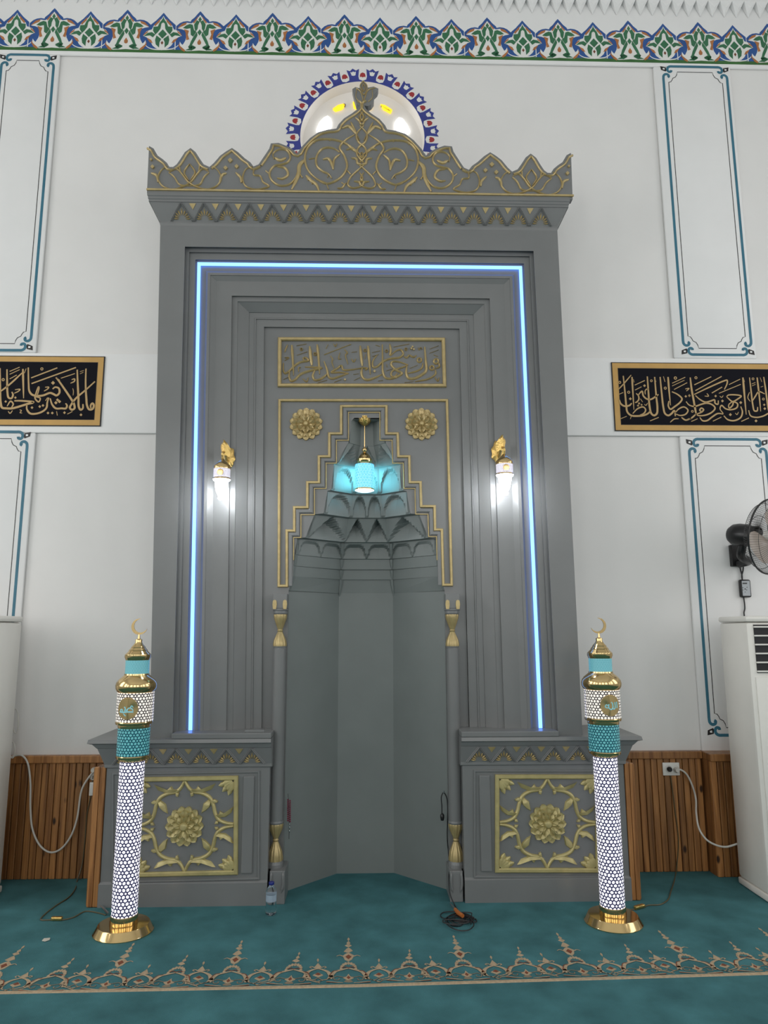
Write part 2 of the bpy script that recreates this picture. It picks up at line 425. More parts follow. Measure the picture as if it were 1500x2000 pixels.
# front wall -----------------------------------------------------------
ac = P(708, 267, YR); AX, AZ = ac.x, ac.z; AR = 120*mpp(708, 200, YR)
bm = NB()
def q4(a, b2, c, d, mi=0):
    f = bm.faces.new([bm.verts.new(p) for p in (a, b2, c, d)]); f.material_index = mi
HX, HZ = .72, 3.6
q4((-XW, YR, 0), (-HX, YR, 0), (-HX, YR, ZC), (-XW, YR, ZC)); q4((HX, YR, 0), (XW, YR, 0), (XW, YR, ZC), (HX, YR, ZC))
zs = AZ-1.15
q4((-HX, YR, HZ), (HX, YR, HZ), (HX, YR, zs), (-HX, YR, zs))
arc = [(AX+AR*math.cos(t), AZ+AR*math.sin(t)) for t in [math.pi*i/32 for i in range(33)]]
for half, x_out in ((arc[:17], HX), (arc[16:], -HX)):
    if x_out > 0: pts = [(x_out, zs), (AX+AR, zs)]; pts = [(x_out, ZC), (x_out, zs), (AX+AR, zs)]+half+[(AX, ZC)]
    else: pts = [(AX, ZC)]+half+[(AX-AR, zs), (x_out, zs), (x_out, ZC)]
    bm.faces.new([bm.verts.new((x, YR, z)) for x, z in pts])
for a, b2 in (((-HX, 0), (-HX, HZ)), ((-HX, HZ), (HX, HZ)), ((HX, HZ), (HX, 0))):   # unseen box behind the niche, added to stop light leaking through gaps
    q4((a[0], YR, a[1]), (b2[0], YR, b2[1]), (b2[0], .98, b2[1]), (a[0], .98, a[1]))
q4((-XW, .98, 0), (XW, .98, 0), (XW, .98, ZC), (-XW, .98, ZC))  # unseen rear sheet that closes the light-blocking box
wall = tag(mk('wall_front', bm, 'wall', normals=False), 'white plaster wall with proud bands and pilasters behind the grey mihrab', kind='structure')
zMT, zMB, zTB = P(250, 690, YP).z, P(250, 846, YP).z, P(400, 112, YP).z
xl = (P(111, 150, YP).x+P(73, 680, YP).x)/2; xl2 = (P(62, 860, YP).x+P(40, 1300, YP).x)/2
xr = (P(1273, 160, YP).x+P(1322, 690, YP).x)/2; xr1 = (P(1424, 160, YP).x+P(1483, 690, YP).x)/2
xr2 = (P(1330, 870, YP).x+P(1368, 1430, YP).x)/2; xr3 = P(1508, 880, YP).x+.05
def wpart(name, x0, x1, z0, z1, y0=YP):
    bm = NB(); box(bm, x0, x1, y0, YR-.001, z0, z1, bev=.012)
    mk(name, bm, 'wall2', wall, smooth=True)
wpart('wall_band', -XW, XW, zTB, ZC); wpart('wall_band', -XW, XW, zMB, zMT)
wpart('pilaster', -4.6, xl, zMT, zTB); wpart('pilaster', -4.6, xl2, .75, zMB)
wpart('pilaster', xr, xr1, zMT, zTB); wpart('pilaster', xr2, xr3, .75, zMB)
# plaster cornice with a row of teeth
z1, z2 = P(1250, 31, YP).z, P(1250, 9, YP).z
bm = NB(); box(bm, -XW, XW, YP-.055, YP, z2, ZC-.001); box(bm, -XW, XW, YP-.12, YP, z2+.16, ZC-.002)
mk('cornice', bm, 'wall2', wall)
tp = (P(1250+350/15, 20, YP)-P(1250, 20, YP)).x
bm = NB()
v = [bm.verts.new(p) for p in ((-tp*.5, YP-.055, z2), (tp*.5, YP-.055, z2), (0, YP-.002, z1), (-tp*.5, YP, z2), (tp*.5, YP, z2), (0, YP-.045, z2-.055))]
for q in ((0, 5, 2), (5, 1, 2), (0, 1, 5), (0, 2, 3), (1, 4, 2)): bm.faces.new([v[i] for i in q])
t0 = mk('cornice_tooth', bm, 'wall2', wall)
x = P(1250, 20, YP).x; n0 = int((x+3.5)/tp); t0.location.x = x-n0*tp
for k in range(1, int(7.4/tp)):
    c = dup(t0, wall); c.location.x = x-n0*tp+k*tp
# painted frieze --------------------------------------------------------
ff = zoom(600, 20, 8.333, YP)
def sym(cx, half):
    r = [ff(cx+x, y) for x, y in half]; l = [ff(cx-x, y) for x, y in reversed(half) if x > 0]
    return r+l
def grow(pts, k_):
    mx_, my_ = sum(p[0] for p in pts)/len(pts), sum(p[1] for p in pts)/len(pts)
    return [(mx_+(x-mx_)*k_, my_+(y-my_)*k_) for x, y in pts]
def mir(bm, cx, pts, h, mi):
    pts = grow(pts, 1.16 if mi == 2 else 1.35)
    poly(bm, [ff(cx+x, y) for x, y in pts], NY, h, mi, False)
    poly(bm, [ff(cx-x, y) for x, y in pts], NY, h, mi, False)
def pstroke(bm, cx, pts, w, h, mi):
    for sg in (1, -1): ribbon(bm, [ff(cx+sg*x, y) for x, y in cr(pts, 4)], tuple(a*ff.k for a in w) if isinstance(w, tuple) else w*ff.k, NY, h, True, 0, mi)
def palmette(kind):
    bm = NB(); e = .0007                 # layers of paint: 0 blue 1 white 2 green 3 orange 4 rust
    if kind == 'tall':
        cx = 607
        poly(bm, sym(cx, [(0, 68), (40, 110), (85, 165), (140, 212), (152, 238), (205, 228), (270, 237), (325, 262), (380, 310), (380, 705), (0, 705)]), NY, e, 0, False)
        poly(bm, sym(cx, [(0, 125), (28, 165), (70, 205), (112, 250), (135, 265), (210, 255), (280, 275), (330, 315), (352, 350), (285, 362), (240, 380), (222, 420), (212, 490), (225, 545), (250, 590), (265, 615), (290, 595), (312, 560), (318, 620), (300, 660), (260, 700), (200, 716), (100, 712), (0, 705)]), NY, 2*e, 1, False)
        poly(bm, sym(cx, [(0, 158), (28, 205), (0, 250)]), NY, 3*e, 2, False)
        mir(bm, cx, [(12, 250), (50, 228), (88, 290), (78, 350), (62, 388), (36, 350), (32, 300)], 3*e, 2)
        mir(bm, cx, [(120, 300), (160, 288), (210, 308), (255, 345), (200, 357), (150, 347), (142, 440), (108, 465), (66, 400), (100, 370)], 3*e, 2)
        poly(bm, sym(cx, [(0, 362), (36, 412), (0, 465)]), NY, 3*e, 2, False)
        mir(bm, cx, [(52, 425), (100, 500), (130, 560), (145, 605), (165, 640), (120, 690), (55, 640), (112, 612), (62, 520), (40, 475)], 3*e, 2)
        mir(bm, cx, [(34, 160), (72, 208), (102, 246), (88, 256), (60, 218)], 3*e, 3)
        mir(bm, cx, [(225, 262), (285, 280), (340, 338), (300, 318), (240, 292)], 3*e, 3)
        mir(bm, cx, [(180, 402), (240, 380), (218, 430), (207, 515), (172, 505), (192, 450)], 3*e, 3)
        mir(bm, cx, [(240, 690), (300, 640), (316, 605), (318, 640), (285, 690), (245, 712)], 3*e, 3)
        poly(bm, sym(cx, [(0, 520), (32, 570), (26, 605), (0, 617)]), NY, 3*e, 3, False)
        mir(bm, cx, [(170, 640), (158, 672), (215, 698), (120, 700), (62, 668), (112, 640)], 3*e, 2)
    else:
        cx = 1185
        poly(bm, sym(cx, [(0, 118), (45, 170), (110, 240), (165, 285), (203, 318), (203, 712), (0, 712)]), NY, e, 0, False)
        poly(bm, sym(cx, [(0, 170), (30, 220), (80, 268), (125, 305), (150, 330), (175, 388), (215, 400), (255, 415), (290, 455), (312, 492), (262, 512), (235, 528), (190, 565), (172, 610), (150, 650), (100, 690), (20, 722), (0, 724)]), NY, 2*e, 1, False)
        mir(bm, cx, [(4, 205), (30, 250), (60, 290), (80, 340), (140, 345), (142, 400), (108, 452), (75, 420), (42, 372), (32, 300), (4, 280)], 3*e, 2)
        poly(bm, sym(cx, [(0, 388), (72, 465), (0, 538)]), NY, 3*e, 2, False)
        mir(bm, cx, [(92, 498), (108, 560), (96, 622), (48, 668), (44, 592), (24, 548), (60, 520)], 3*e, 2)
        mir(bm, cx, [(125, 472), (175, 438), (232, 450), (288, 496), (200, 484), (158, 512)], 3*e, 2)
        mir(bm, cx, [(58, 232), (128, 306), (118, 326), (64, 270)], 3*e, 3)
        mir(bm, cx, [(238, 414), (284, 452), (302, 484), (250, 445)], 3*e, 3)
        mir(bm, cx, [(160, 602), (182, 562), (236, 534), (198, 590)], 3*e, 3)
        poly(bm, sym(cx, [(0, 575), (22, 605), (0, 637)]), NY, 3*e, 4, False)
        pstroke(bm, cx, [(15, 712), (90, 712), (170, 700), (240, 665), (262, 640)], (26, 10), 2.5*e, 1)
    o = mk('painted_palmette', bm, ['blue', 'white', 'green', 'orange', 'rust'], wall, normals=False)
    return o
for kind, off in (('tall', 0), ('short', 0)):
    o = palmette(kind)
    for k in range(-6, 7):
        c = o if k == -6 else dup(o, wall)
        c.location.x = k*.597
bm = NB(); za, zb = ff(607, 700).z, ff(607, 754).z
box(bm, -4.4, 4.6, YP-.0008, YP, zb, za)
mk('frieze_base_line', bm, 'green2', wall)
# arched window ----------------------------------------------------------
win = empty('window_1', (AX, YR, zs)); tag(win, 'round-arched plaster window with amber and clear panes above the crest', kind='structure')
path = [(AX+AR, zs)]+arc+[(AX-AR, zs)]
bm = NB(); D2 = .085
cxz = Vector((AX, AZ-.2))
rings = []
for s, y in ((1, YR), (.992, YR+.03), (.975, YR+D2)):
    rings.append([(cxz.x+(px-cxz.x)*s, y, cxz.y+(pz-cxz.y)*s) for px, pz in path])
loft(bm, rings); mk('window_reveal', bm, 'reveal', win, smooth=True)
bm = NB(); bm.faces.new([bm.verts.new(p) for p in rings[-1]]); mk('pierced_plate', bm, 'reveal', win)
YW = YR+D2-.012
def wpane(name, pts, m):
    bm = NB(); poly(bm, [P(u, v, YW) for u, v in pts], NY, .006, base=-.012); return mk(name, bm, m, win)
wpane('window_pane', [(618, 256), (624, 240), (632, 231), (640, 227), (646, 232), (646, 246), (641, 256)], 'pane')
wpane('window_pane', [(771, 250), (772, 238), (779, 230), (786, 232), (795, 244), (801, 257), (785, 262)], 'pane')
wpane('amber_pane', [(650, 213), (660, 206), (671, 203), (674, 206), (668, 213), (655, 217)], 'amber')
wpane('amber_pane', [(743, 204), (752, 206), (766, 215), (763, 221), (748, 213)], 'amber')
wpane('amber_pane', [(689, 199), (694, 201), (699, 208), (698, 214), (691, 210)], 'amber')
wpane('amber_pane', [(721, 203), (726, 206), (725, 213), (720, 213)], 'amber')
for u in (600, 655, 708, 762):           # lower panes, behind the crest
    wpane('window_pane', [(u, 300), (u+42, 300), (u+42, 345), (u, 345)], 'pane')
wpane('pane_lead', [(671, 203), (675, 204), (673, 208), (670, 206)], 'lead'); wpane('pane_lead', [(744, 207), (757, 213), (764, 219), (752, 213)], 'lead')
# painted ring of tulips around the window
k = mpp(708, 200, YR)
def rp(a, r): return Vector((AX+r*k*math.cos(a), YR, AZ+r*k*math.sin(a)))
bm = NB()
aa = [math.radians(-14+208*i/52) for i in range(53)]
loft(bm, [[rp(a, 120.3)+NY*.0008 for a in aa], [rp(a, 133)+NY*.0008 for a in aa]])
mk('painted_ring', bm, 'ultra', wall, normals=False)
def tulip(bm, a, r0, r1, w, mi, h):
    q = [(0, 0), (.42, .12), (.50, .42), (.62, .92), (.30, .80), (0, 1.0), (-.30, .80), (-.62, .92), (-.50, .42), (-.42, .12)]
    er = Vector((math.cos(a), 0, math.sin(a))); et = Vector((-math.sin(a), 0, math.cos(a)))
    c = Vector((AX, YR, AZ))
    poly(bm, [c+er*((r0+(r1-r0)*b2)*k)+et*(a2*w*k) for a2, b2 in q], NY, h, mi, False)
for i in range(-1, 14):
    a = math.radians(90+15.3*(i-6))
    bm = NB(); tulip(bm, a, 122, 143, 16.5, 0, .0014)
    er = Vector((math.cos(a), 0, math.sin(a))); c = rp(a, 134); et = Vector((-math.sin(a), 0, math.cos(a)))
    poly(bm, [c+(er*y+et*x2)*k for x2, y in ((0, -5), (3, -3.4), (5.5, -4.5), (5.6, 0), (4, 4), (0, 6), (-4, 4), (-5.6, 0), (-5.5, -4.5), (-3, -3.4))], NY, .0024, 1, False)
    mk('painted_tulip', bm, ['white', 'red'], wall, normals=False)
    a += math.radians(7.65)
    bm = NB(); tulip(bm, a, 124, 149.5, 20, 0, .0019); tulip(bm, a, 133, 143, 9, 1, .0025)
    mk('painted_tulip', bm, ['ultra', 'white'], wall, normals=False)
# painted panels on the pilasters ------------------------------------------
def painted_panel(x0, x1, z0, z1):
    bw = .021; e = .0010
    def st(pts, w, mi=0, n=5):
        bm = NB(); ribbon(bm, [Vector((x, YP, z)) for x, z in cr(pts, n)], w, NY, e, True); return mk('painted_line', bm, ['ink' if mi else 'teal'], wall, normals=False)
    def curl(cx, cz, sx, sz, hor):
        if hor: q = [(.090, 0), (.062, -.001), (.044, -.012), (.038, -.034), (.050, -.052), (.068, -.048), (.070, -.036)]
        else: q = [(0, -.150), (0, -.112), (.004, -.088), (.022, -.074), (.042, -.080), (.046, -.096), (.036, -.102)]
        return [(cx+sx*a, cz+sz*b2) for a, b2 in q]
    for cz, sz in ((z1, 1), (z0, -1)):
        l = curl(x0, cz, 1, sz, True); r = curl(x1, cz, -1, sz, True)
        st(list(reversed(l))+r, bw)
    for cx, sx in ((x0, 1), (x1, -1)):
        t = curl(cx, z1, sx, 1, False); b2 = curl(cx, z0, sx, -1, False)
        st(list(reversed(t))+b2, bw)
    i = .042
    nt = [(i, -.150), (i+.018, -.146), (i+.030, -.128), (i+.036, -.112), (i+.060, -.100), (i+.072, -.078), (i+.078, -.052)]
    pts = []
    for cx, cz, sx, sz, rev in ((x0, z1, 1, 1, 0), (x1, z1, -1, 1, 1), (x1, z0, -1, -1, 0), (x0, z0, 1, -1, 1)):
        q = [(cx+sx*a, cz+sz*b2) for a, b2 in nt]; pts += q[::-1] if rev else q
    pts.append(pts[0])
    bm = NB(); ribbon(bm, [Vector((x, YP, z)) for x, z in pts], .0055, NY, e, True); mk('painted_line', bm, 'ink', wall, normals=False)
    for cx, cz, sx, sz in ((x0, z1, 1, 1), (x1, z1, -1, 1), (x1, z0, -1, -1), (x0, z0, 1, -1)):
        bm = NB(); q = [(-.024, .022), (.004, .016), (.022, .012), (.026, -.016), (.020, -.028), (-.006, -.018), (-.020, -.012)]
        poly(bm, [Vector((cx+sx*(.004+a), YP, cz+sz*(-.022+b2))) for a, b2 in q], NY, e, 0, False)
        poly(bm, [Vector((cx+sx*(.004+a), YP, cz+sz*(-.022+b2))) for a, b2 in ((-.004, .004), (.012, .004), (.010, -.012), (-.006, -.008))], NY, 2*e, 1, False)
        mk('painted_bud', bm, ['ink', 'wall2'], wall, normals=False)
def av(*p): return sum(p)/len(p)
zA, zB = P(1350, 130.5, YP).z, P(1405, 693, YP).z
painted_panel(av(P(1290, 180, YP).x, P(1341, 650, YP).x), av(P(1416, 180, YP).x, P(1472, 650, YP).x), zB, zA)
zC2, zD = P(1415, 858, YP).z, P(1400, 1436, YP).z
painted_panel(av(P(1347, 900, YP).x, P(1385, 1400, YP).x), P(1498, 900, YP).x, zD, zC2)
painted_panel(-2.95, av(P(101, 150, YP).x, P(64, 650, YP).x), P(30, 684, YP).z, P(50, 107, YP).z)
painted_panel(-2.95, av(P(51, 870, YP).x, P(30, 1180, YP).x), zD, P(20, 843.5, YP).z)
# pine wainscot --------------------------------------------------------------
zW = P(100, 1475, YP).z
def planks(parent, x0, x1, y1, y0, z1):
    n = max(1, round((x1-x0)/.046)); w = (x1-x0)/n
    bm = NB(); box(bm, 0, w-.004, y0, y1, 0, z1, bev=.005); o = mk('plank', bm, 'pine', parent)
    o.location.x = x0
    for i in range(1, n):
        c = dup(o, parent); c.location.x = x0+i*w
BO = (P(206, 1500, 0).x+P(196, 1768, 0).x)/2; BO2 = (P(1212, 1500, 0).x+P(1238, 1755, 0).x)/2
for nm, xs in (('trim_1', ((-3.1, xl2, .12), (xl2, BO-.01, 0))), ('trim_2', ((BO2+.01, P(1368, 1470, YP).x, 0), (P(1368, 1470, YP).x, 3.1, .12)))):
    bm = NB()
    for x0, x1, pr in xs:
        box(bm, x0, x1, YP-.03-pr, YR, zW-.05, zW, bev=.006); box(bm, x0+.002, x1-.002, YP+.012-pr, YR-.002, 0, zW-.04)
    t = tag(mk(nm, bm, 'pine'), 'varnished pine tongue-and-groove wainscot %s' % ('beside the wall switch' if nm == 'trim_1' else 'holding the double socket'), kind='structure')
    for x0, x1, pr in xs: planks(t, x0+.002, x1-.002, YP+.012-pr, YP-.012-pr, zW-.05)
# pine cladding on the flanks of the mihrab base
for nm, xa, xb in (('trim_3', P(180, 1600, 0).x, BO-.004), ('trim_4', BO2+.004, P(1243, 1620, 0).x)):
    bm = NB(); box(bm, xa+.002, xb, .01, YP-.04, 0, .80); t = tag(mk(nm, bm, 'pine'), 'pine boards cladding the flank of the mihrab base', kind='structure')
    xm = (xa+xb)/2
    for a, b2 in ((xa, xm-.001), (xm+.001, xb)):
        bm = NB(); box(bm, a, b2, -.012, .0095, .002, .812, bev=.005); mk('plank', bm, 'pine', t)
    for i in range(8):
        bm = NB(); y = .012+i*.056; xs_ = xa-.012 if nm == 'trim_3' else xb+.001
        box(bm, xs_, xs_+.011, y, y+.053, .002, .80, bev=.003); mk('plank', bm, 'pine', t)
# ================================================================== MIHRAB
mih = tag(empty('mihrab'), 'tall grey painted mihrab niche with gilded relief and honeycomb hood', 'mihrab')
MAX = (P(287, 376, -.08).x+P(1118, 378, -.08).x)/2            # its axis
def interp(o, ks, vs):
    for i in range(len(ks)-1):
        if o <= ks[i+1]+1e-9:
            t = (o-ks[i])/(ks[i+1]-ks[i]); return vs[i]+(vs[i+1]-vs[i])*t
    return vs[-1]
KS = (0, .235, .39, 1)
def frame_line(o, Y):
    lt = P(interp(o, KS, (313, 361, 388, 516)), interp(o, KS, (440, 485, 519, 640)), Y)
    rt = P(interp(o, KS, (1088, 1042, 1017, 897)), interp(o, KS, (440, 487, 519, 641)), Y)
    lb = P(interp(o, KS, (292, 337, 371, 511)), 1437, Y); rb = P(interp(o, KS, (1138, 1090, 1057, 917)), 1437, Y)
    z = (lt.z+rt.z)/2; lt.z = rt.z = z
    zb = .90
    def ext(t, b2): s = (zb-t.z)/(b2.z-t.z); return t+(b2-t)*s
    return [ext(lt, lb), lt, rt, ext(rt, rb)]
def frame_part(name, prof, m='grey'):
    bm = NB(); loft(bm, [frame_line(o, y) for o, y in prof]); return mk(name, bm, m, mih)
o0 = frame_line(0, 0)
frame_part('outer_frame', [(0, 0), (.235, 0), (.238, .035)])
frame_part('frame_moulding', [(.238, .035), (.284, .035), (.286, .05), (.352, .05), (.355, .066)])
frame_part('light_cove', [(.355, .066), (.458, .066), (.474, .040)])
frame_part('frame_moulding', [(.474, .040), (.497, .040), (.503, .046), (.556, .064)])
frame_part('frame_band', [(.556, .064), (.698, .064), (.701, .082), (.752, .082), (.755, .088)])
frame_part('frame_chamfer', [(.755, .088), (.858, .130), (.861, .136)])
frame_part('inner_fillet', [(.861, .136), (.908, .136), (.912, .130), (.922, .130), (.926, .138), (.998, .138), (1.0, .155)])
for a, b2 in ((o0[0], o0[1]), (o0[3], o0[2])):               # flanks back to the wall
    bm = NB(); bm.faces.new([bm.verts.new(p) for p in ((a.x, 0, a.z), (b2.x, 0, b2.z+.05), (b2.x, YR, b2.z+.05), (a.x, YR, a.z))])
    mk('flank', bm, 'grey', mih)
# inner panel with the hole of the hood and the niche ---------------------------
YPN = .155
hz = zoom(520, 770, 3.947, YPN)
HOL = [(205, 1400), (210, 1290), (235, 1110), (300, 1104), (370, 925), (440, 918), (470, 745), (500, 738), (520, 540), (535, 533), (635, 370), (652, 270), (655, 205), (680, 182)]
il = frame_line(1.0, YPN)
NXL, NXR = P(563, 1200, YPN).x, P(869, 1200, YPN).x
NXC = (NXL+NXR)/2
def hw(xz, yz): return NXC-hz(xz, yz).x
zN = hz(165, 1512).z
left = [Vector((NXL, YPN, 0)), Vector((NXL, YPN, zN))]+[Vector((NXC-hw(x, y)*.995, YPN, hz(x, y).z)) for x, y in HOL]
bm = NB()
outer = [Vector((il[0].x, YPN, 0)), Vector((il[1].x, YPN, il[1].z)), Vector((il[2].x, YPN, il[2].z)), Vector((il[3].x, YPN, 0))]
ring = outer+[Vector((2*NXC-p.x, YPN, p.z)) for p in left]+left[::-1]
f = bm.faces.new([bm.verts.new(p) for p in ring])
bm.normal_update(); bmesh.ops.triangulate(bm, faces=[f])
mk('inner_panel', bm, 'grey', mih)
# niche walls -------------------------------------------------------------------
nbl, nbr = P(659, 1500, .535).x, P(769, 1500, .535).x
YNB = .55
plan0 = [(NXL, YPN), (NXL-.004, YPN+.055), (nbl, YNB), (nbr, YNB), (NXR+.004, YPN+.055), (NXR, YPN)]
for i in range(5):
    a, b2 = plan0[i], plan0[i+1]
    bm = NB(); bm.faces.new([bm.verts.new(p) for p in ((a[0], a[1], 0), (b2[0], b2[1], 0), (b2[0], b2[1], zN), (a[0], a[1], zN))])
    mk('niche_panel', bm, 'grey2', mih)
# honeycomb hood ------------------------------------------------------------------
FAC = [(-1, 0), (-.97, .14), (-.37, 1), (.37, 1), (.97, .14), (1, 0)]
def arcl(poly2):
    L = [0]
    for a, b2 in zip(poly2, poly2[1:]): L.append(L[-1]+math.hypot(b2[0]-a[0], b2[1]-a[1]))
    return [l/L[-1] for l in L]
def on(poly2, L, t):
    for i in range(len(L)-1):
        if t <= L[i+1]+1e-9:
            s = (t-L[i])/max(1e-9, L[i+1]-L[i]); a, b2 = poly2[i], poly2[i+1]
            return a[0]+(b2[0]-a[0])*s, a[1]+(b2[1]-a[1])*s
    return poly2[-1]
def ss(a, b2, x):
    t = min(1, max(0, (x-a)/(b2-a))); return t*t*(3-2*t)
TI = [  # bottom (x,y), depth, top (x,y), depth, cells per facet group, style
 ((165, 1512), .395, (205, 1400), .385, None, 0),
 ((200, 1400), .372, (208, 1322), .366, None, 0),
 ((212, 1318), .352, (222, 1236), .346, None, 0),
 ((226, 1232), .332, (236, 1108), .285, (1, 2, 2, 2, 1), 1),
 ((300, 1104), .262, (368, 925), .205, (1, 1, 2, 1, 1), 2),
 ((440, 918), .190, (468, 745), .160, (1, 1, 2, 1, 1), 3),
 ((500, 738), .148, (520, 540), .120, (1, 1, 1, 1, 1), 3),
 ((535, 533), .110, (632, 372), .100, (1, 1, 1, 1, 1), 2),
 ((640, 370), .098, (655, 190), .098, None, 0),
]
ringpts = []
for (bx, by), bd, (tx, ty), td, cells, style in TI:
    wb, wt = hw(bx, by), hw(tx, ty); zb_, zt_ = hz(bx, by).z, hz(tx, ty).z
    pb = [(NXC+x*wb, YPN+y*bd) for x, y in FAC]; pt = [(NXC+x*wt, YPN+y*td) for x, y in FAC]
    ringpts.append((pb, zb_, pt, zt_))
    tier = empty('muqarnas_tier'); tier.parent = mih
    cl = cells or (1, 1, 1, 1, 1)
    for fi in range(5):
        for ci in range(cl[fi]):
            t0_, t1_ = ci/cl[fi], (ci+1)/cl[fi]
            bm = NB(); nu, nv = (16, 12) if cells else (1, 1)
            grid = []
            for iv in range(nv+1):
                s = iv/nv; row = []
                for iu in range(nu+1):
                    u = iu/nu; t = t0_+(t1_-t0_)*u
                    a, b2 = pb[fi], pb[fi+1]; c, d = pt[fi], pt[fi+1]
                    B = Vector((a[0]+(b2[0]-a[0])*t, a[1]+(b2[1]-a[1])*t)); T = Vector((c[0]+(d[0]-c[0])*t, c[1]+(d[1]-c[1])*t))
                    m = abs(2*u-1)
                    if style == 0: q = B+(T-B)*s
                    else:
                        if style == 1: ar = .86*math.sqrt(max(0, 1-(m/.9)**4)) if m < .9 else 0
                        elif style == 2: ar = .97*(1-m**1.15)
                        else: ar = .90*math.sqrt(max(0, 1-(m/.86)**2.2)) if m < .86 else 0
                        f2 = ss(ar-.10, ar+.06, s)                   # 0 inside the cell, 1 on ribs and spandrels
                        front = B+(T-B)*min(1, .30+.70*s) if style != 2 else B+(T-B)*min(1, .15+.85*s)
                        deep = B-(T-B)*(.35*(1-m)*s)
                        if style >= 2: deep = deep-(T-B)*(.55*(1-m)*ss(0, .9, s))
                        q = deep+(front-deep)*f2
                        if s > .985: q = T
                        if s < .015: q = B
                    q.y = max(q.y, YPN+.001)
                    row.append(bm.verts.new((q.x, q.y, zb_+(zt_-zb_)*s)))
                grid.append(row)
            for iv in range(nv):
                for iu in range(nu): bm.faces.new((grid[iv][iu], grid[iv][iu+1], grid[iv+1][iu+1], grid[iv+1][iu]))
            bmesh.ops.remove_doubles(bm, verts=bm.verts[:], dist=1e-5)
            mk('muqarnas_cell' if cells else 'muqarnas_facet', bm, 'grey2', tier, normals=False)
for (pb, z0_, pt, z1_), nx in zip(ringpts, ringpts[1:]+[None]):
    bm = NB()
    if nx: loft(bm, [[(x, y, z1_) for x, y in pt], [(x, y, nx[1]) for x, y in nx[0]]])
    else: bm.faces.new([bm.verts.new((x, y, z1_)) for x, y in pt])
    mk('hood_soffit', bm, 'grey2', mih)
# ribs at the facet corners
for fx in (-.37, .37):
    for k_, (pb, z0_, pt, z1_) in enumerate(ringpts[:4]):
        i = 2 if fx < 0 else 3
        bm = NB(); p0 = Vector((pb[i][0], pb[i][1]-.006, z0_-(.02 if k_ == 0 else 0))); p1 = Vector((pt[i][0], pt[i][1]-.006, z1_))
        tube(bm, [p0, p0.lerp(p1, .5), p1], [.003, .012, .016], 6); mk('rib_pendant', bm, 'grey2', mih, smooth=True)
# gilded stepped borders ----------------------------------------------------------
def bar_path(name, fn, pts, w, h, m, ins=0.0, closed=False):
    """mitred flat-topped bar along axis-parallel segments"""
    p = [fn(x, y) for x, y in pts]
    n = len(p); L, R = [], []
    for i in range(n):
        a = p[i-1] if (i or closed) else None; c = p[(i+1) % n] if (i < n-1 or closed) else None
        d1 = (p[i]-a).normalized() if a is not None else (c-p[i]).normalized(); d2 = (c-p[i]).normalized() if c is not None else d1
        n1 = d1.cross(NY).normalized(); n2 = d2.cross(NY).normalized()
        b2 = (n1+n2); b2 = b2/max(.35, b2.dot(n1)) if b2.length > .2 else n1
        L.append(b2*(w*.5)); R.append(b2)
    bm = NB()
    rings = []
    for i in list(range(n))+([0] if closed else []):
        o = L[i]; rings.append([p[i]-o, p[i]-o+NY*h*.7, p[i]-o*.55+NY*h, p[i]+o*.55+NY*h, p[i]+o+NY*h*.7, p[i]+o])
    loft(bm, rings)
    return mk(name, bm, m, mih)
lo = [(160, 1478), (160, 1054), (217, 1054), (217, 874), (318, 874), (318, 681), (407, 681), (407, 482), (487, 482), (487, 306), (578, 306), (578, 96), (926, 96), (926, 306), (1013, 306), (1018, 482), (1102, 482), (1106, 681), (1188, 681), (1193, 866), (1296, 866), (1300, 1046), (1352, 1046), (1364, 1470), (1428, 1470), (1392, 50), (104, 50), (98, 1478)]
kz = hz.k
bar_path('gilded_border', hz, lo, 20*kz, .018, 'gold', closed=True)
li = [(212, 1280), (212, 1106), (268, 1106), (268, 930), (372, 930), (372, 728), (462, 728), (462, 533), (541, 533), (541, 357), (634, 357), (634, 142), (876, 142), (876, 357), (970, 357), (974, 533), (1056, 533), (1062, 728), (1146, 728), (1152, 926), (1246, 926), (1252, 1098), (1312, 1098), (1316, 1280)]
bar_path('gilded_border', hz, li, 8*kz, .010, 'gold')
lm = [(186, 1478), (186, 1080), (242, 1080), (242, 902), (345, 902), (345, 705), (435, 705), (435, 508), (514, 508), (514, 332), (606, 332), (606, 119), (901, 119), (901, 332), (992, 332), (996, 508), (1079, 508), (1084, 705), (1167, 705), (1172, 896), (1271, 896), (1276, 1072), (1332, 1072), (1340, 1470)]
bar_path('stepped_moulding', hz, lm, 30*kz, .014, 'grey')
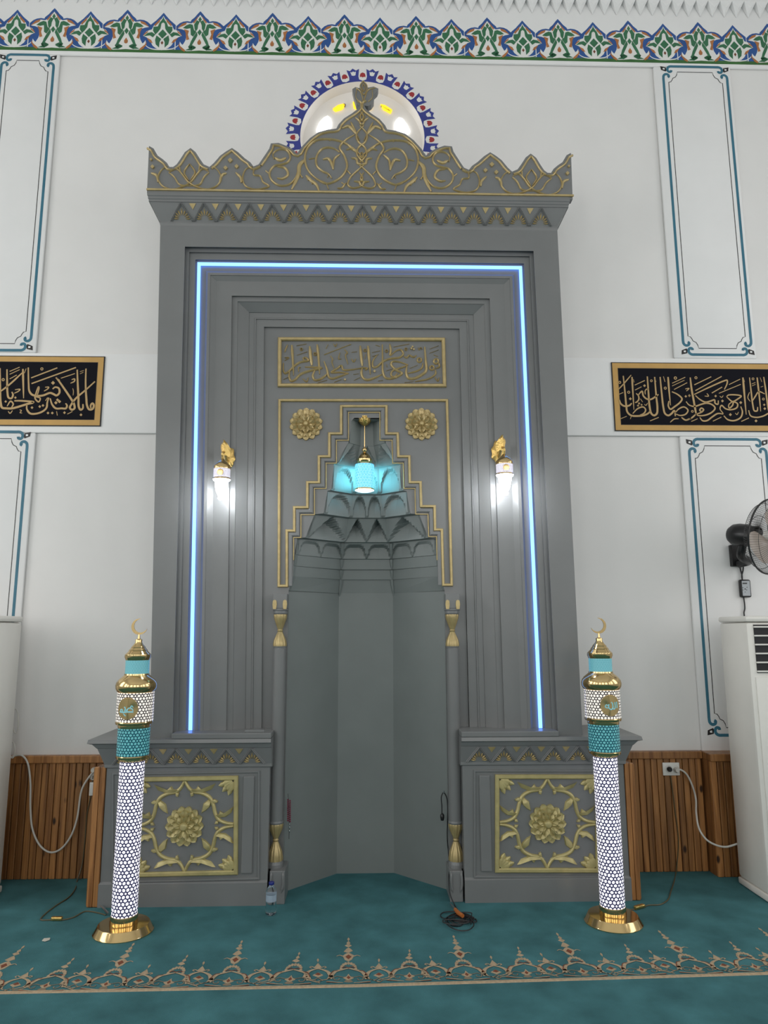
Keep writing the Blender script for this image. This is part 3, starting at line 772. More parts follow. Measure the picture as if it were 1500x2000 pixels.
# calligraphy tablet ---------------------------------------------------------------
ct = zoom(520, 640, 3.947, YPN)
bar_path('tablet_frame', ct, [(105, 92), (1364, 95), (1374, 450), (103, 448)], 27*ct.k, .022, 'gold', closed=True)
za = zoom(535, 650, 8.571, YPN); zb2 = zoom(700, 650, 8.571, YPN)
TA = [([(300, 210), (315, 450), (330, 720)], (46, 22)), ([(230, 200), (200, 270), (180, 330)], 20), ([(380, 220), (545, 190)], 14), ([(385, 380), (560, 320)], 14), (((460, 280), 20), 'o'),
 ([(600, 230), (615, 400), (635, 550)], 44), ([(725, 200), (745, 400), (765, 700)], (46, 24)),
 ([(160, 510), (160, 640), (190, 680), (260, 640), (330, 570), (430, 500), (580, 465), (530, 420), (490, 430), (520, 480)], 30),
 ([(265, 640), (255, 740), (290, 810), (350, 790), (440, 700), (600, 640), (800, 590), (660, 580), (520, 575)], 34),
 ([(690, 620), (650, 720), (680, 790), (750, 790), (850, 730), (900, 680)], 34),
 ([(840, 480), (890, 620), (920, 740), (970, 770), (1080, 740), (1250, 680)], 32), ([(1250, 680), (1100, 665), (960, 665), (1060, 600), (1130, 550), (1160, 620), (1300, 620), (1480, 590)], 28),
 ([(840, 370), (1290, 195)], 26), ([(870, 270), (905, 200)], 18), ([(1000, 190), (1030, 230), (1055, 185)], 16), ([(945, 385), (985, 450), (970, 480), (1010, 610)], 18),
 ([(1180, 280), (1230, 340), (1200, 370), (1240, 530)], 20), ([(1105, 330), (1085, 440), (1130, 440)], 16), ([(1300, 440), (1335, 490), (1370, 440)], 18), ([(480, 770), (550, 820), (575, 750)], 20),
 ([(160, 785), (250, 745)], 14), ([(735, 840), (890, 795)], 14), ([(1010, 830), (1130, 785)], 14), ([(415, 660), (415, 590), (450, 580)], 18), (((690, 360), 22), 'o'), (((1190, 790), 20), 'd'), ([(180, 420), (250, 420), (180, 470)], 14),
 ([(1300, 330), (1390, 320)], 12), ([(1340, 800), (1440, 750)], 14), ([(1330, 700), (1420, 690)], 10),
 ([(1445, 220), (1460, 400), (1480, 560)], 40)]
TB = [([(70, 580), (50, 660), (80, 760), (150, 790), (260, 760), (390, 700)], 36), ([(0, 605), (70, 590), (150, 600), (110, 630)], 26),
 ([(160, 220), (180, 450), (200, 700)], (46, 24)), ([(400, 200), (405, 450), (410, 660), (450, 750), (520, 770), (640, 740), (730, 680), (640, 630), (550, 540), (560, 490), (680, 490), (830, 540)], 34),
 ([(830, 540), (740, 580), (640, 610), (560, 650), (550, 720), (600, 740), (650, 680)], 28),
 ([(310, 380), (240, 480), (250, 580), (310, 570), (400, 490), (520, 440), (700, 410), (750, 350), (710, 290), (640, 300), (530, 390)], 30), ([(525, 190), (540, 300), (525, 380)], 34),
 ([(760, 400), (810, 420), (850, 380), (920, 410), (970, 380)], 26), ([(1110, 240), (1125, 450), (1130, 640), (1050, 710), (920, 770), (840, 760), (800, 680), (810, 560)], 40),
 ([(1080, 510), (1060, 590), (960, 650), (830, 680)], 26), (((1020, 460), 35), 'o'), (((1300, 480), 40), 'o'), ([(1340, 500), (1355, 570), (1290, 600)], 26), (((1230, 590), 35), 'o'), ([(1290, 620), (1290, 690), (1180, 770), (950, 820)], 28),
 ([(590, 240), (850, 190)], 16), ([(770, 835), (920, 820)], 14), ([(1190, 275), (1340, 220)], 12), ([(1190, 345), (1340, 290)], 12), ([(230, 335), (360, 305)], 12), ([(235, 400), (340, 365)], 12),
 ([(1000, 250), (1020, 290), (1040, 250), (1070, 280)], 14), (((110, 300), 20), 'o'), (((470, 310), 20), 'o'), (((795, 280), 20), 'o'), (((885, 270), 20), 'd'), (((925, 285), 18), 'd'), (((905, 240), 18), 'd'), ([(290, 210), (360, 230)], 18), ([(470, 530), (480, 580)], 18),
 ([(1280, 750), (1330, 810), (1350, 750)], 20), ([(330, 810), (410, 800)], 16), ([(860, 600), (990, 545)], 12), (((270, 650), 22), 'd'), ([(465, 640), (560, 610)], 12), ([(120, 360), (105, 440)], 16), ([(1260, 370), (1330, 400)], 14)]
bm = NB(); strokes(bm, za, TA, .014, wk=1.2); strokes(bm, zb2, TB, .014, wk=1.2)
o = mk('lettering', bm, 'gold', mih, smooth=True, ang=60); o['label'] = 'raised gilded Arabic calligraphy'
# rosettes -------------------------------------------------------------------------
def rosette(name, c, R, m, rings, parent, knob=.17, hh=.02):
    root = empty(name, c); root.parent = parent; root.matrix_parent_inverse = Matrix()
    for n, r0, r1, wd_, h, ph in rings:
        pm = None
        for i in range(n):
            a = 2*math.pi*(i+ph)/n
            if pm is None:
                bm = NB(); N = 7; rows = []
                for j in range(N+1):
                    s = j/N; r = (r0+(r1-r0)*s)*R
                    ww = wd_*R*.5*(.5+.5*math.sin(math.pi*s*.66))*max(0, 1-s**3.2)**.75*1.12+.0008
                    zz = h*hh*(.55+.45*math.sin(math.pi*s*.9))
                    rows.append([(-ww, -.001, r), (-ww*.88, -zz, r), (0, -zz*.62, r), (ww*.88, -zz, r), (ww, -.001, r)])
                loft(bm, rows); o = mk('petal', bm, m, None, smooth=True, ang=50); o.parent = root; pm = o
            else: o = pm.copy(); C.objects.link(o); o.parent = root
            o.rotation_euler = (0, a, 0)
    bm = NB(); lathe(bm, [(R*knob*1.25, 0), (R*knob*1.25, .25), (R*knob, .28), (R*knob*.95, .45), (R*knob*.6, .62), (0, .68)], 20)
    for v_ in bm.verts: v_.co = Vector((v_.co.x, -v_.co.z*hh*3.2, v_.co.y))
    o = mk('knob', bm, m, None, smooth=True); o.parent = root
    return root
for u, v_ in ((598, 829), (823, 829)):
    c = P(u, v_, YPN-.001)
    rosette('rosette', c, .118, 'gold', [(14, .55, 1.0, .44, .9, 0), (14, .38, .86, .40, 1.5, .5), (8, .1, .60, .44, 2.1, 0)], mih)
# cornice, zigzag band -------------------------------------------------------------------
def zigzag(parent, A, Bv, upv, n0, n1, x0, step, height, frontm='grey'):
    """A: origin at the band's foot; Bv unit along; upv full slope vector; pieces at x0+i*step"""
    nrm = Bv.cross(upv).normalized()
    if nrm.y > 0: nrm = -nrm
    def L(s, q, h=0): return A+Bv*s+upv*q+nrm*h
    hs = step*.5; made = {}
    for i in range(n0, n1):
        off = Bv*(x0+i*step)
        if not made:
            bm = NB()
            for sg in (-1, 1):
                for k_, hh in ((0, .014), (1, .022), (2, .014)):
                    e = .0135*(k_-1)
                    p0, p1 = L(sg*(hs-.004+e*.55), .02), L(sg*e*.55, .97)
                    ribbon(bm, [p0, p1], .0075, nrm, hh*.55)
            made['c'] = mk('chevron', bm, 'grey', parent)
            bm = NB()
            poly(bm, [L(-hs*.30+hs, .95), L(hs*.30+hs, .95), L(hs, .62)], nrm, .004); made['t'] = mk('gilded_triangle', bm, 'gold', parent)
            bm = NB(); c0 = .10
            for k_ in range(9):
                a = math.radians(-84+21*k_); l = (.36 if k_ in (0, 8) else .30+.16*math.cos(a))*height*1.30
                ex = Vector((math.sin(a)*1.12, math.cos(a)))
                r0 = l*.36
                pp = [L(ex.x*r, c0+ex.y*r/height) for r in (r0, (r0+l)/2, l)]
                ribbon(bm, pp, .0125, nrm, .012, taper=.9)
            made['f'] = mk('gilded_flower', bm, 'gold', parent, smooth=True, ang=60)
            for o in made.values(): o.location = off
        else:
            for k_ in made:
                if k_ == 't' and i == n1-1: continue
                c = dup(made[k_], parent); c.location = off
zc = lambda v_: (P(350, v_, -.04).z+P(1050, v_+2, -.04).z)/2
XL0, XR0 = o0[1].x, o0[2].x
def ring(e, z, back=YR): return [(XL0-e, back, z), (XL0-e, -e, z), (XR0+e, -e, z), (XR0+e, back, z)]
E0 = .078
zt = (P(287, 377, -E0).z+P(1118, 379, -E0).z)/2
zl = lambda v_, e: (P(350, v_, -e).z+P(1050, v_+2, -e).z)/2
rs = [(0, zl(442, 0)-.01), (.004, zl(440, 0)), (.004, zl(436, .004)), (.062, zl(399, .062)), (.068, zl(398, .068)), (.068, zl(394, .068)), (.073, zl(392, .073)), (.073, zl(388, .073)), (E0, zl(386, E0)), (E0, zt), (0, zt)]
bm = NB(); R = loft(bm, [ring(e, z) for e, z in rs]); bm.faces.new(R[-1])
cor = mk('cornice', bm, 'grey', mih)
A = Vector((0, -.004, rs[2][1])); upv = Vector((0, -.058, rs[3][1]-rs[2][1]))
xf = P(1055, 425, -.02).x; st_ = (P(1055, 425, -.02).x-P(355.5, 424, -.02).x)/16
zigzag(cor, A, Vector((1, 0, 0)), upv, 0, 17, xf-16*st_, st_, upv.length)
# crest ---------------------------------------------------------------------------------
YC = -E0+.004
OUT = [(287, 377), (291, 285), (300, 290), (308, 304), (318, 311), (326, 318), (331, 326), (338, 326), (345, 321), (352, 311), (361, 297), (372, 289), (382, 297), (391, 311), (398, 321), (409, 326), (418, 318), (430, 304), (441, 296), (453, 289), (465, 297), (478, 309), (489, 317), (495, 325), (505, 321), (512, 311), (520, 299), (526, 290), (529, 280), (544, 279), (560, 285), (572, 292), (580, 300),
       (589, 287), (605, 270), (622, 258), (640, 253), (657, 251), (661, 243), (672, 231), (688, 221), (698, 213), (702, 206), (696, 203), (692, 190), (688, 174), (694, 170), (702, 172), (704, 164), (710, 157)]
oL = [P(u, v_, YC) for u, v_ in OUT]
oL[-1].x = MAX
TUL = [(715, 163), (719, 171), (730, 169), (739, 173), (737, 178), (731, 184), (730, 197), (725, 204), (719, 207)]
oR = [P(u, v_, YC) for u, v_ in TUL]+[Vector((2*MAX-p.x, p.y, p.z)) for p in oL[:43]][::-1]
bm = NB(); ring2 = oL+oR
front = [bm.verts.new(p) for p in ring2]; back = [bm.verts.new(p+Vector((0, .055, 0))) for p in ring2]
f1 = bm.faces.new(front); f2 = bm.faces.new(back[::-1])
for i in range(len(front)):
    j = (i+1) % len(front); bm.faces.new((front[i], back[i], back[j], front[j]))
bm.normal_update(); bmesh.ops.triangulate(bm, faces=[f1, f2])
crest = mk('crest', bm, 'grey', mih)
kc = mpp(700, 300, YC)
def inset(path, d):
    out = []
    for i, p in enumerate(path):
        t = (path[min(i+1, len(path)-1)]-path[max(i-1, 0)]).normalized(); out.append(p+NY.cross(t).normalized()*(-d))
    return out
zz6 = lambda mir_: zoom(540, 130, 4.4118, YC, mir_); zz4 = lambda mir_: zoom(270, 250, 3.3333, YC, mir_)
CEN = [
 ('scroll_relief', 6, [([(440, 1010), (340, 965), (268, 885), (245, 790), (270, 700), (335, 642), (430, 628), (530, 640), (600, 668), (700, 740), (752, 800)], 15),
   ([(670, 590), (590, 640), (545, 700), (585, 770), (608, 860), (570, 940), (500, 992), (430, 1012), (345, 975)], 16),
   ([(545, 740), (500, 712), (440, 700), (380, 722), (342, 790), (350, 860), (400, 905), (450, 930), (476, 965)], 15),
   ([(400, 802), (450, 798), (480, 850), (490, 890)], 20), ([(488, 880), (498, 800), (545, 760)], 16), ([(300, 640), (330, 660)], 16), ([(455, 640), (480, 630)], 16), ([(280, 800), (330, 790)], 18), ([(450, 930), (440, 960)], 12)]),
 ('vine_relief', 6, [([(752, 512), (690, 585), (705, 650), (765, 705), (775, 760), (752, 800)], 14), ([(565, 535), (620, 516), (660, 545), (690, 585)], 22), ([(640, 480), (665, 530), (690, 580)], 16), ([(600, 660), (640, 700), (700, 750)], 14), ([(600, 720), (640, 710), (670, 725)], 14),
   ([(700, 600), (715, 640)], 14)]),
 ('lily_relief', 6, [([(752, 385), (722, 432), (738, 470), (752, 470)], 12), ([(680, 445), (712, 470), (725, 495), (752, 512)], 14), ([(705, 425), (720, 460)], 12)]),
 ('lily_relief', 6, [([(645, 790), (690, 800), (700, 835), (752, 855)], 18), ([(700, 770), (720, 800), (752, 830)], 14), ([(730, 740), (720, 780), (752, 800)], 12)]),
 ('lily_relief', 6, [([(752, 915), (725, 965), (740, 990), (752, 992)], 12), ([(668, 990), (715, 1000), (725, 1020), (752, 1022)], 16)]),
 ('root_relief', 6, [([(752, 855), (705, 892), (635, 960), (615, 1020), (650, 1048), (715, 1040), (752, 1018)], 13), ([(610, 900), (640, 930)], 18), ([(525, 1050), (560, 1050), (600, 1005)], 14), ([(560, 1000), (590, 1020)], 14)]),
 ('leaf_relief', 6, [([(245, 805), (200, 850), (190, 930), (160, 1000), (130, 1062)], (34, 20)), ([(205, 930), (225, 960)], 20), ([(255, 940), (300, 985), (345, 1020), (370, 1085)], (26, 16)), ([(260, 950), (275, 985)], 16), ([(300, 985), (310, 1015)], 16), ([(430, 1010), (450, 1060)], 14)]),
 ('scroll_relief', 4, [([(885, 205), (878, 170), (915, 142), (968, 148), (990, 190), (972, 225), (930, 240), (885, 250), (855, 292), (868, 340), (920, 376), (980, 370), (1022, 330), (1040, 280), (1058, 225)], 11), ([(890, 195), (925, 212), (962, 196)], 16), ([(905, 252), (960, 265), (975, 305), (940, 332), (905, 328)], 13), ([(830, 280), (855, 300)], 14)]),
 ('crescent_relief', 4, [([(745, 252), (700, 272), (680, 330), (700, 380), (760, 402), (815, 396), (852, 380), (812, 352), (795, 315), (752, 305), (755, 272), (800, 243)], 9), ([(635, 292), (668, 325), (672, 358)], 14)]),
 ('palmette_relief', 4, [([(190, 250), (150, 278), (130, 330), (160, 380), (220, 402), (290, 385), (345, 352), (385, 300), (420, 270), (460, 285)], 9), ([(480, 250), (520, 278), (540, 330), (510, 380), (450, 402), (380, 385), (325, 352), (285, 300), (250, 270), (200, 290)], 9),
   ([(335, 235), (300, 290), (330, 345)], 9), ([(335, 235), (370, 290), (340, 345)], 9), ([(200, 292), (235, 320), (270, 370), (335, 378)], 9), ([(462, 292), (430, 320), (400, 370), (335, 378)], 9), ([(85, 295), (120, 310), (130, 355)], 14), ([(575, 295), (545, 310), (530, 355)], 14), ([(265, 240), (275, 290)], 16), ([(400, 240), (395, 290)], 16)]),
]+[('boss_relief', 4, [((c_, r_), 'd')]) for c_, r_ in (((600, 215), 16), ((570, 265), 14), ((642, 255), 14), ((95, 257), 13), ((86, 210), 9))
]
for mr in (None, MAX):
    for nm, w_, its in CEN:
        bm = NB(); fn = (zz6 if w_ == 6 else zz4)(mr); strokes(bm, fn, its, .013, taper=.5, wk=1.3, n=6); o = mk(nm, bm, 'gold', crest, smooth=True, ang=70)
    seg = [oL[1:8], oL[7:16], oL[15:25], oL[24:34], oL[33:44]]
    for sg in seg:
        pth = inset([Vector(q) for q in cr([tuple(p) for p in sg], 3)], 6.5*kc)
        if mr is not None: pth = [Vector((2*MAX-p.x, p.y, p.z)) for p in pth]
        bm = NB(); ribbon(bm, pth, 4.2*kc, NY, .013); mk('edge_bead', bm, 'gold', crest, smooth=True, ang=70)
bm = NB(); tl = [((690, 190), (718, 215), (738, 255), (750, 300), (740, 320)), ((850, 190), (800, 205), (770, 250), (752, 300), (760, 320))]
fn = zz6(None)
strokes(bm, fn, [([(748, 125), (720, 165), (735, 210), (752, 245), (775, 210), (780, 165), (748, 125)], 9), ([(690, 190), (725, 220), (750, 310)], 10), ([(850, 185), (790, 205), (765, 260), (752, 310)], 10), ([(748, 150), (738, 185), (750, 215), (765, 185), (748, 150)], 7), ([(690, 200), (685, 270), (715, 305)], 7), ([(825, 205), (825, 270), (790, 305)], 7)], .008, taper=0)
mk('tulip_relief', bm, 'gold', crest, smooth=True, ang=70)
bm = NB(); box(bm, P(287, 378, -E0).x-.004, P(1118, 380, -E0).x+.008, -E0-.012, -E0+.004, zt-.002, zt+.012, bev=.004); mk('gilded_fillet', bm, 'gold', mih)
# side bases -----------------------------------------------------------------------------
zL = (P(176, 1443, -.07).z+P(1251, 1440, -.07).z)/2
for sgn in (-1, 1):
    xo = BO if sgn < 0 else BO2
    xi = (P(525, 1600, 0).x if sgn < 0 else P(905, 1600, 0).x)
    base = empty('base_block'); base.parent = mih
    def lr(ex, ey, z, x_i=None):
        xi_ = (xi if x_i is None else x_i)
        return [(xo+sgn*ex, YR, z), (xo+sgn*ex, -ey, z), (xi_, -ey, z), (xi_, YPN, z)]
    zb0, zb1 = P(400, 1492, -.01).z, P(400, 1461, -.04).z
    bm = NB()
    R = loft(bm, [lr(0, 0, .135), lr(0, 0, zb0-.022)]); mk('block_body', bm, 'grey', base)
    bm = NB(); loft(bm, [lr(.006, .012, 0), lr(.006, .012, .130), lr(0, 0, .142)]); mk('plinth', bm, 'grey', base)
    bm = NB()
    xin = xi+sgn*(-.012)
    prof = [(0, 0, zb0-.024), (.012, .012, zb0-.018), (.012, .012, zb0), (.050, .045, zb1), (.055, .05, zb1+.004), (.078, .062, zb1+.028), (.098, .075, zb1+.034), (.104, .08, zL-.022), (.098, .075, zL)]
    R = loft(bm, [lr(ex, ey, z, xin) for ex, ey, z in prof])
    bm.faces.new(R[-1]); sh = mk('ledge', bm, 'grey', mih)
    # sill across the foot of the frame
    xs0, xs1 = sorted((P(335 if sgn < 0 else 1092, 1440, -.07).x, xin))
    bm = NB(); box(bm, xs0, xs1, -.074, YPN, zL, zL+.035, bev=.006); mk('sill', bm, 'grey', base)
    if sgn < 0:
        bm = NB(); a, b2 = P(478, 1433, -.05), P(517, 1430, -.05); box(bm, a.x, b2.x, -.06, -.035, zL+.034, zL+.052, bev=.004); mk('loose_strip', bm, 'grey', base)
    A = Vector((0, -.012, zb0)); upv = Vector((0, -.033, zb1-zb0))
    st2 = mpp(400, 1480, -.03)*49.5
    fx = P(492 if sgn < 0 else 936, 1480, -.03).x
    if sgn < 0: zigzag(sh, A, Vector((1, 0, 0)), upv, -5, 1, fx, st2, upv.length)
    else: zigzag(sh, A, Vector((1, 0, 0)), upv, 0, 6, fx, st2, upv.length)
    # panel mouldings and gilded relief (drawn for the right base, mirrored for the left)
    Y0 = 0.0
    if sgn > 0: fnp = zoom(890, 1400, 3.947, Y0)
    else:
        dx = P(466, 1600, Y0).x+P(966, 1600, Y0).x
        fnp = zoom(890, 1400, 3.947, Y0, mirror=dx/2)
        zsh = P(370, 1515, Y0).z-P(1060, 1513, Y0).z
        f_old = fnp
        def fnp(x, y, f_old=f_old, zsh=zsh):
            p = f_old(x, y); return Vector((p.x, p.y, p.z+zsh*.5))
        fnp.k = f_old.k
    kp = fnp.k
    def rect_path(x0, y0, x1, y1): return [(x0, y0), (x1, y0), (x1, y1), (x0, y1)]
    o = bar_path('panel_moulding', fnp, rect_path(146, 416, 1240, 1232), 14*kp, .010, 'grey', closed=True); par(o, base)
    bm = NB(); a, b2 = fnp(178, 448), fnp(280, 1190); x0_, x1_ = sorted((a.x, b2.x)); box(bm, x0_, x1_, -.014, .003, b2.z, a.z, bev=.006); mk('raised_strip', bm, 'grey', base)
    o = bar_path('panel_frame', fnp, rect_path(318, 460, 1092, 1180), 30*kp, .020, 'gold2', closed=True); par(o, base); o['label'] = 'gilded square frame'
    cx_, cy_ = 705, 820
    def refl(pts, sx, sy): return [(cx_+sx*(x-cx_), cy_+sy*(y-cy_)) for x, y in pts]
    VINE = [([(703, 478), (675, 530), (640, 560), (580, 572), (520, 605), (492, 660), (475, 730), (450, 775), (400, 802), (338, 812)], 27)]
    LEAF = [[(495, 508), (530, 532), (580, 545), (600, 520), (612, 540), (660, 545), (640, 562), (575, 566), (520, 545)],
            [(352, 688), (370, 712), (410, 728), (435, 712), (442, 735), (470, 740), (450, 756), (400, 752), (365, 725)],
            [(510, 640), (530, 632), (560, 655), (572, 715), (545, 700), (518, 672)],
            [(458, 635), (480, 622), (500, 630), (485, 650), (462, 645)], [(640, 565), (662, 570), (655, 596), (640, 590)], [(452, 790), (470, 788), (478, 808), (455, 808)]]
    for sx in (1, -1):
        for sy in (1, -1):
            bm = NB()
            for pts_, w_ in VINE:
                ribbon(bm, [fnp(*p) for p in cr(refl(pts_, sx, sy), 6)], w_*kp, NY, .014, taper=.25)
            mk('vine_relief', bm, 'gold2', base, smooth=True, ang=70)
            for lf in LEAF:
                q = [fnp(*p) for p in refl(grow(lf, 1.28), sx, sy)]; cc = sum(q, Vector())/len(q)
                bm = NB(); r0_ = [bm.verts.new(p) for p in q]; r1_ = [bm.verts.new(cc+(p-cc)*.78+NY*.013) for p in q]; r2_ = bm.verts.new(cc+NY*.017)
                for i in range(len(q)):
                    j = (i+1) % len(q); bm.faces.new((r0_[i], r0_[j], r1_[j], r1_[i])); bm.faces.new((r1_[i], r1_[j], r2_))
                mk('leaf_relief', bm, 'gold2', base, smooth=True, ang=50)
            # quarter flower in the corner
            cc = refl([(338, 480)], sx, sy)[0]
            for rr_, wd2, n_, ph in ((118, 40, 3, 0), (82, 44, 4, .5)):
                for i in range(n_):
                    a = math.radians(6+(90-12)*((i+.5)/n_)); ca, sa = math.cos(a)*sx, math.sin(a)*sy
                    pt_ = [fnp(cc[0]+ca*r, cc[1]+sa*r) for r in (8, rr_*.45, rr_*.8, rr_)]
                    bm = NB(); n2 = len(pt_)
                    rows = []
                    for r_i, (p, w2) in enumerate(zip(pt_, (.35, 1, .9, .15))):
                        sd = Vector((-sa*1.0, 0, 0)); 
                        t = (pt_[-1]-pt_[0]).normalized(); sd = t.cross(NY).normalized()*wd2*.5*w2*kp
                        h_ = (.010 if rr_ > 100 else .016)
                        rows.append([p-sd, p-sd*.8+NY*h_*.8, p+NY*h_, p+sd*.8+NY*h_*.8, p+sd])
                    loft(bm, rows); mk('corner_petal', bm, 'gold2', base, smooth=True, ang=60)
    c = fnp(cx_, cy_); c.y = -.001
    rosette('rosette', c, 132*kp, 'gold2', [(14, .5, 1.0, .46, .9, .5), (12, .30, .84, .46, 1.5, 0), (8, .1, .62, .40, 2.1, .5)], mih, knob=.24)
# colonnettes --------------------------------------------------------------------------
for sgn, ut, ub in ((-1, 545.5, 540), (1, 881, 893)):
    YCo = .095
    pt, pb_ = P(ut, 1240, YCo), P(ub, 1640, YCo); xc_ = (pt.x+pb_.x)/2
    zv = lambda v_: (P((ut+ub)/2, v_, YCo).z)
    r = 12.5*mpp(ut, 1300, YCo)
    col = empty('colonnette'); col.parent = mih
    cc = (xc_, YCo, 0)
    bm = NB(); lathe(bm, [(r, zv(1606)), (r, zv(1267)), (r*.94, zv(1266)), (r*1.0, zv(1262))], 28, cc); mk('shaft', bm, 'grey', col, smooth=True)
    bm = NB(); lathe(bm, [(r*1.0, zv(1262)), (r*1.02, zv(1258)), (r*.92, zv(1250)), (r*.5, zv(1238)), (r*.36, zv(1234))], 48, cc, flute=12, fd=.06); mk('capital_bell', bm, 'gold', col, smooth=True, ang=60)
    bm = NB(); lathe(bm, [(r*.36, zv(1234)), (r*.46, zv(1231.5)), (r*.36, zv(1229))], 24, cc); mk('capital_ring', bm, 'gold', col, smooth=True)
    bm = NB(); lathe(bm, [(r*.36, zv(1229)), (r*.62, zv(1220)), (r*.92, zv(1209)), (r*1.0, zv(1202)), (r*.98, zv(1200))], 48, cc, flute=12, fd=.06); mk('capital_cup', bm, 'gold', col, smooth=True, ang=60)
    w_ = r*1.12
    bm = NB(); lathe(bm, [(r*1.0, zv(1200)), (r*1.12, zv(1198)), (r*1.12, zv(1193)), (r*1.3, zv(1192)), (r*1.3, zv(1189))], 24, cc); mk('abacus', bm, 'grey', col, smooth=True)
    bm = NB(); box(bm, xc_-w_, xc_+w_, YCo-w_, YPN, zv(1189), zv(1160), bev=.004); mk('capital_block', bm, 'grey', col)
    for s2 in (-1, 1):
        bm = NB(); x_ = xc_+s2*w_*.72; zt_, zb_ = zv(1172), zv(1190)
        poly(bm, [Vector((x_+a*w_*.30, YCo-w_, zb_+(zt_-zb_)*b2)) for a, b2 in ((-.7, 0), (.7, 0), (1, .5), (.8, .9), (0, 1), (-.8, .9), (-1, .5))], NY, .007)
        mk('gilded_leaf', bm, 'gold', col)
    bm = NB(); lathe(bm, [(r*1.04, zv(1602)), (r*1.12, zv(1605)), (r*1.04, zv(1608))][::-1], 28, cc); mk('base_ring', bm, 'grey', col, smooth=True)
    bm = NB(); lathe(bm, [(r*.36, zv(1637)), (r*.62, zv(1629)), (r*.98, zv(1617)), (r*1.06, zv(1610)), (r*1.02, zv(1608))], 48, cc, flute=12, fd=.06); mk('base_cup', bm, 'gold', col, smooth=True, ang=60)
    bm = NB(); lathe(bm, [(r*.36, zv(1643)), (r*.48, zv(1640)), (r*.36, zv(1637))], 24, cc); mk('base_knot', bm, 'gold', col, smooth=True)
    bm = NB(); lathe(bm, [(r*1.08, zv(1680)), (r*1.08, zv(1674)), (r*.95, zv(1662)), (r*.55, zv(1648)), (r*.36, zv(1643))], 48, cc, flute=12, fd=.06); mk('base_bell', bm, 'gold', col, smooth=True, ang=60)
    xa_, xb_ = sorted((P(526, 1730, 0).x if sgn < 0 else P(904.5, 1730, 0).x, P(556, 1730, 0).x if sgn < 0 else P(879, 1730, 0).x))
    bm = NB(); box(bm, xa_, xb_, .004, YPN+.05, 0, zv(1692), bev=.004); lathe(bm, [(r*1.2, zv(1692)-.002), (r*1.18, zv(1686)), (r*1.05, zv(1680))], 24, cc); mk('pedestal', bm, 'grey', col)
    for s2 in (-1, 1):
        bm = NB(); x_ = (xa_+xb_)/2+s2*(xb_-xa_)*.40
        tube(bm, cr([(x_-s2*.004, .004, zv(1692)), (x_, -.001, zv(1704)), (x_, -.002, zv(1720)), (x_-s2*.012, .002, zv(1734))], 4), [.002, .008, .008, .008, .002], 6); mk('carved_drop', bm, 'grey', col, smooth=True)
# ================================================================== THINGS
# LED strip ---------------------------------------------------------------------
bm = NB(); rows = []
for o_, y_ in ((.376, .0655), (.376, .052), (.408, .052), (.408, .0655)):
    l = frame_line(o_, y_); zc_ = zL+.037
    a = l[0].lerp(l[1], (zc_-l[0].z)/(l[1].z-l[0].z)); d = l[3].lerp(l[2], (zc_-l[3].z)/(l[2].z-l[3].z))
    rows.append([a, l[1], l[2], d])
loft(bm, rows)
tag(mk('led_strip', bm, 'led'), 'glowing blue-white LED strip running around the grey mihrab frame', 'light strip')
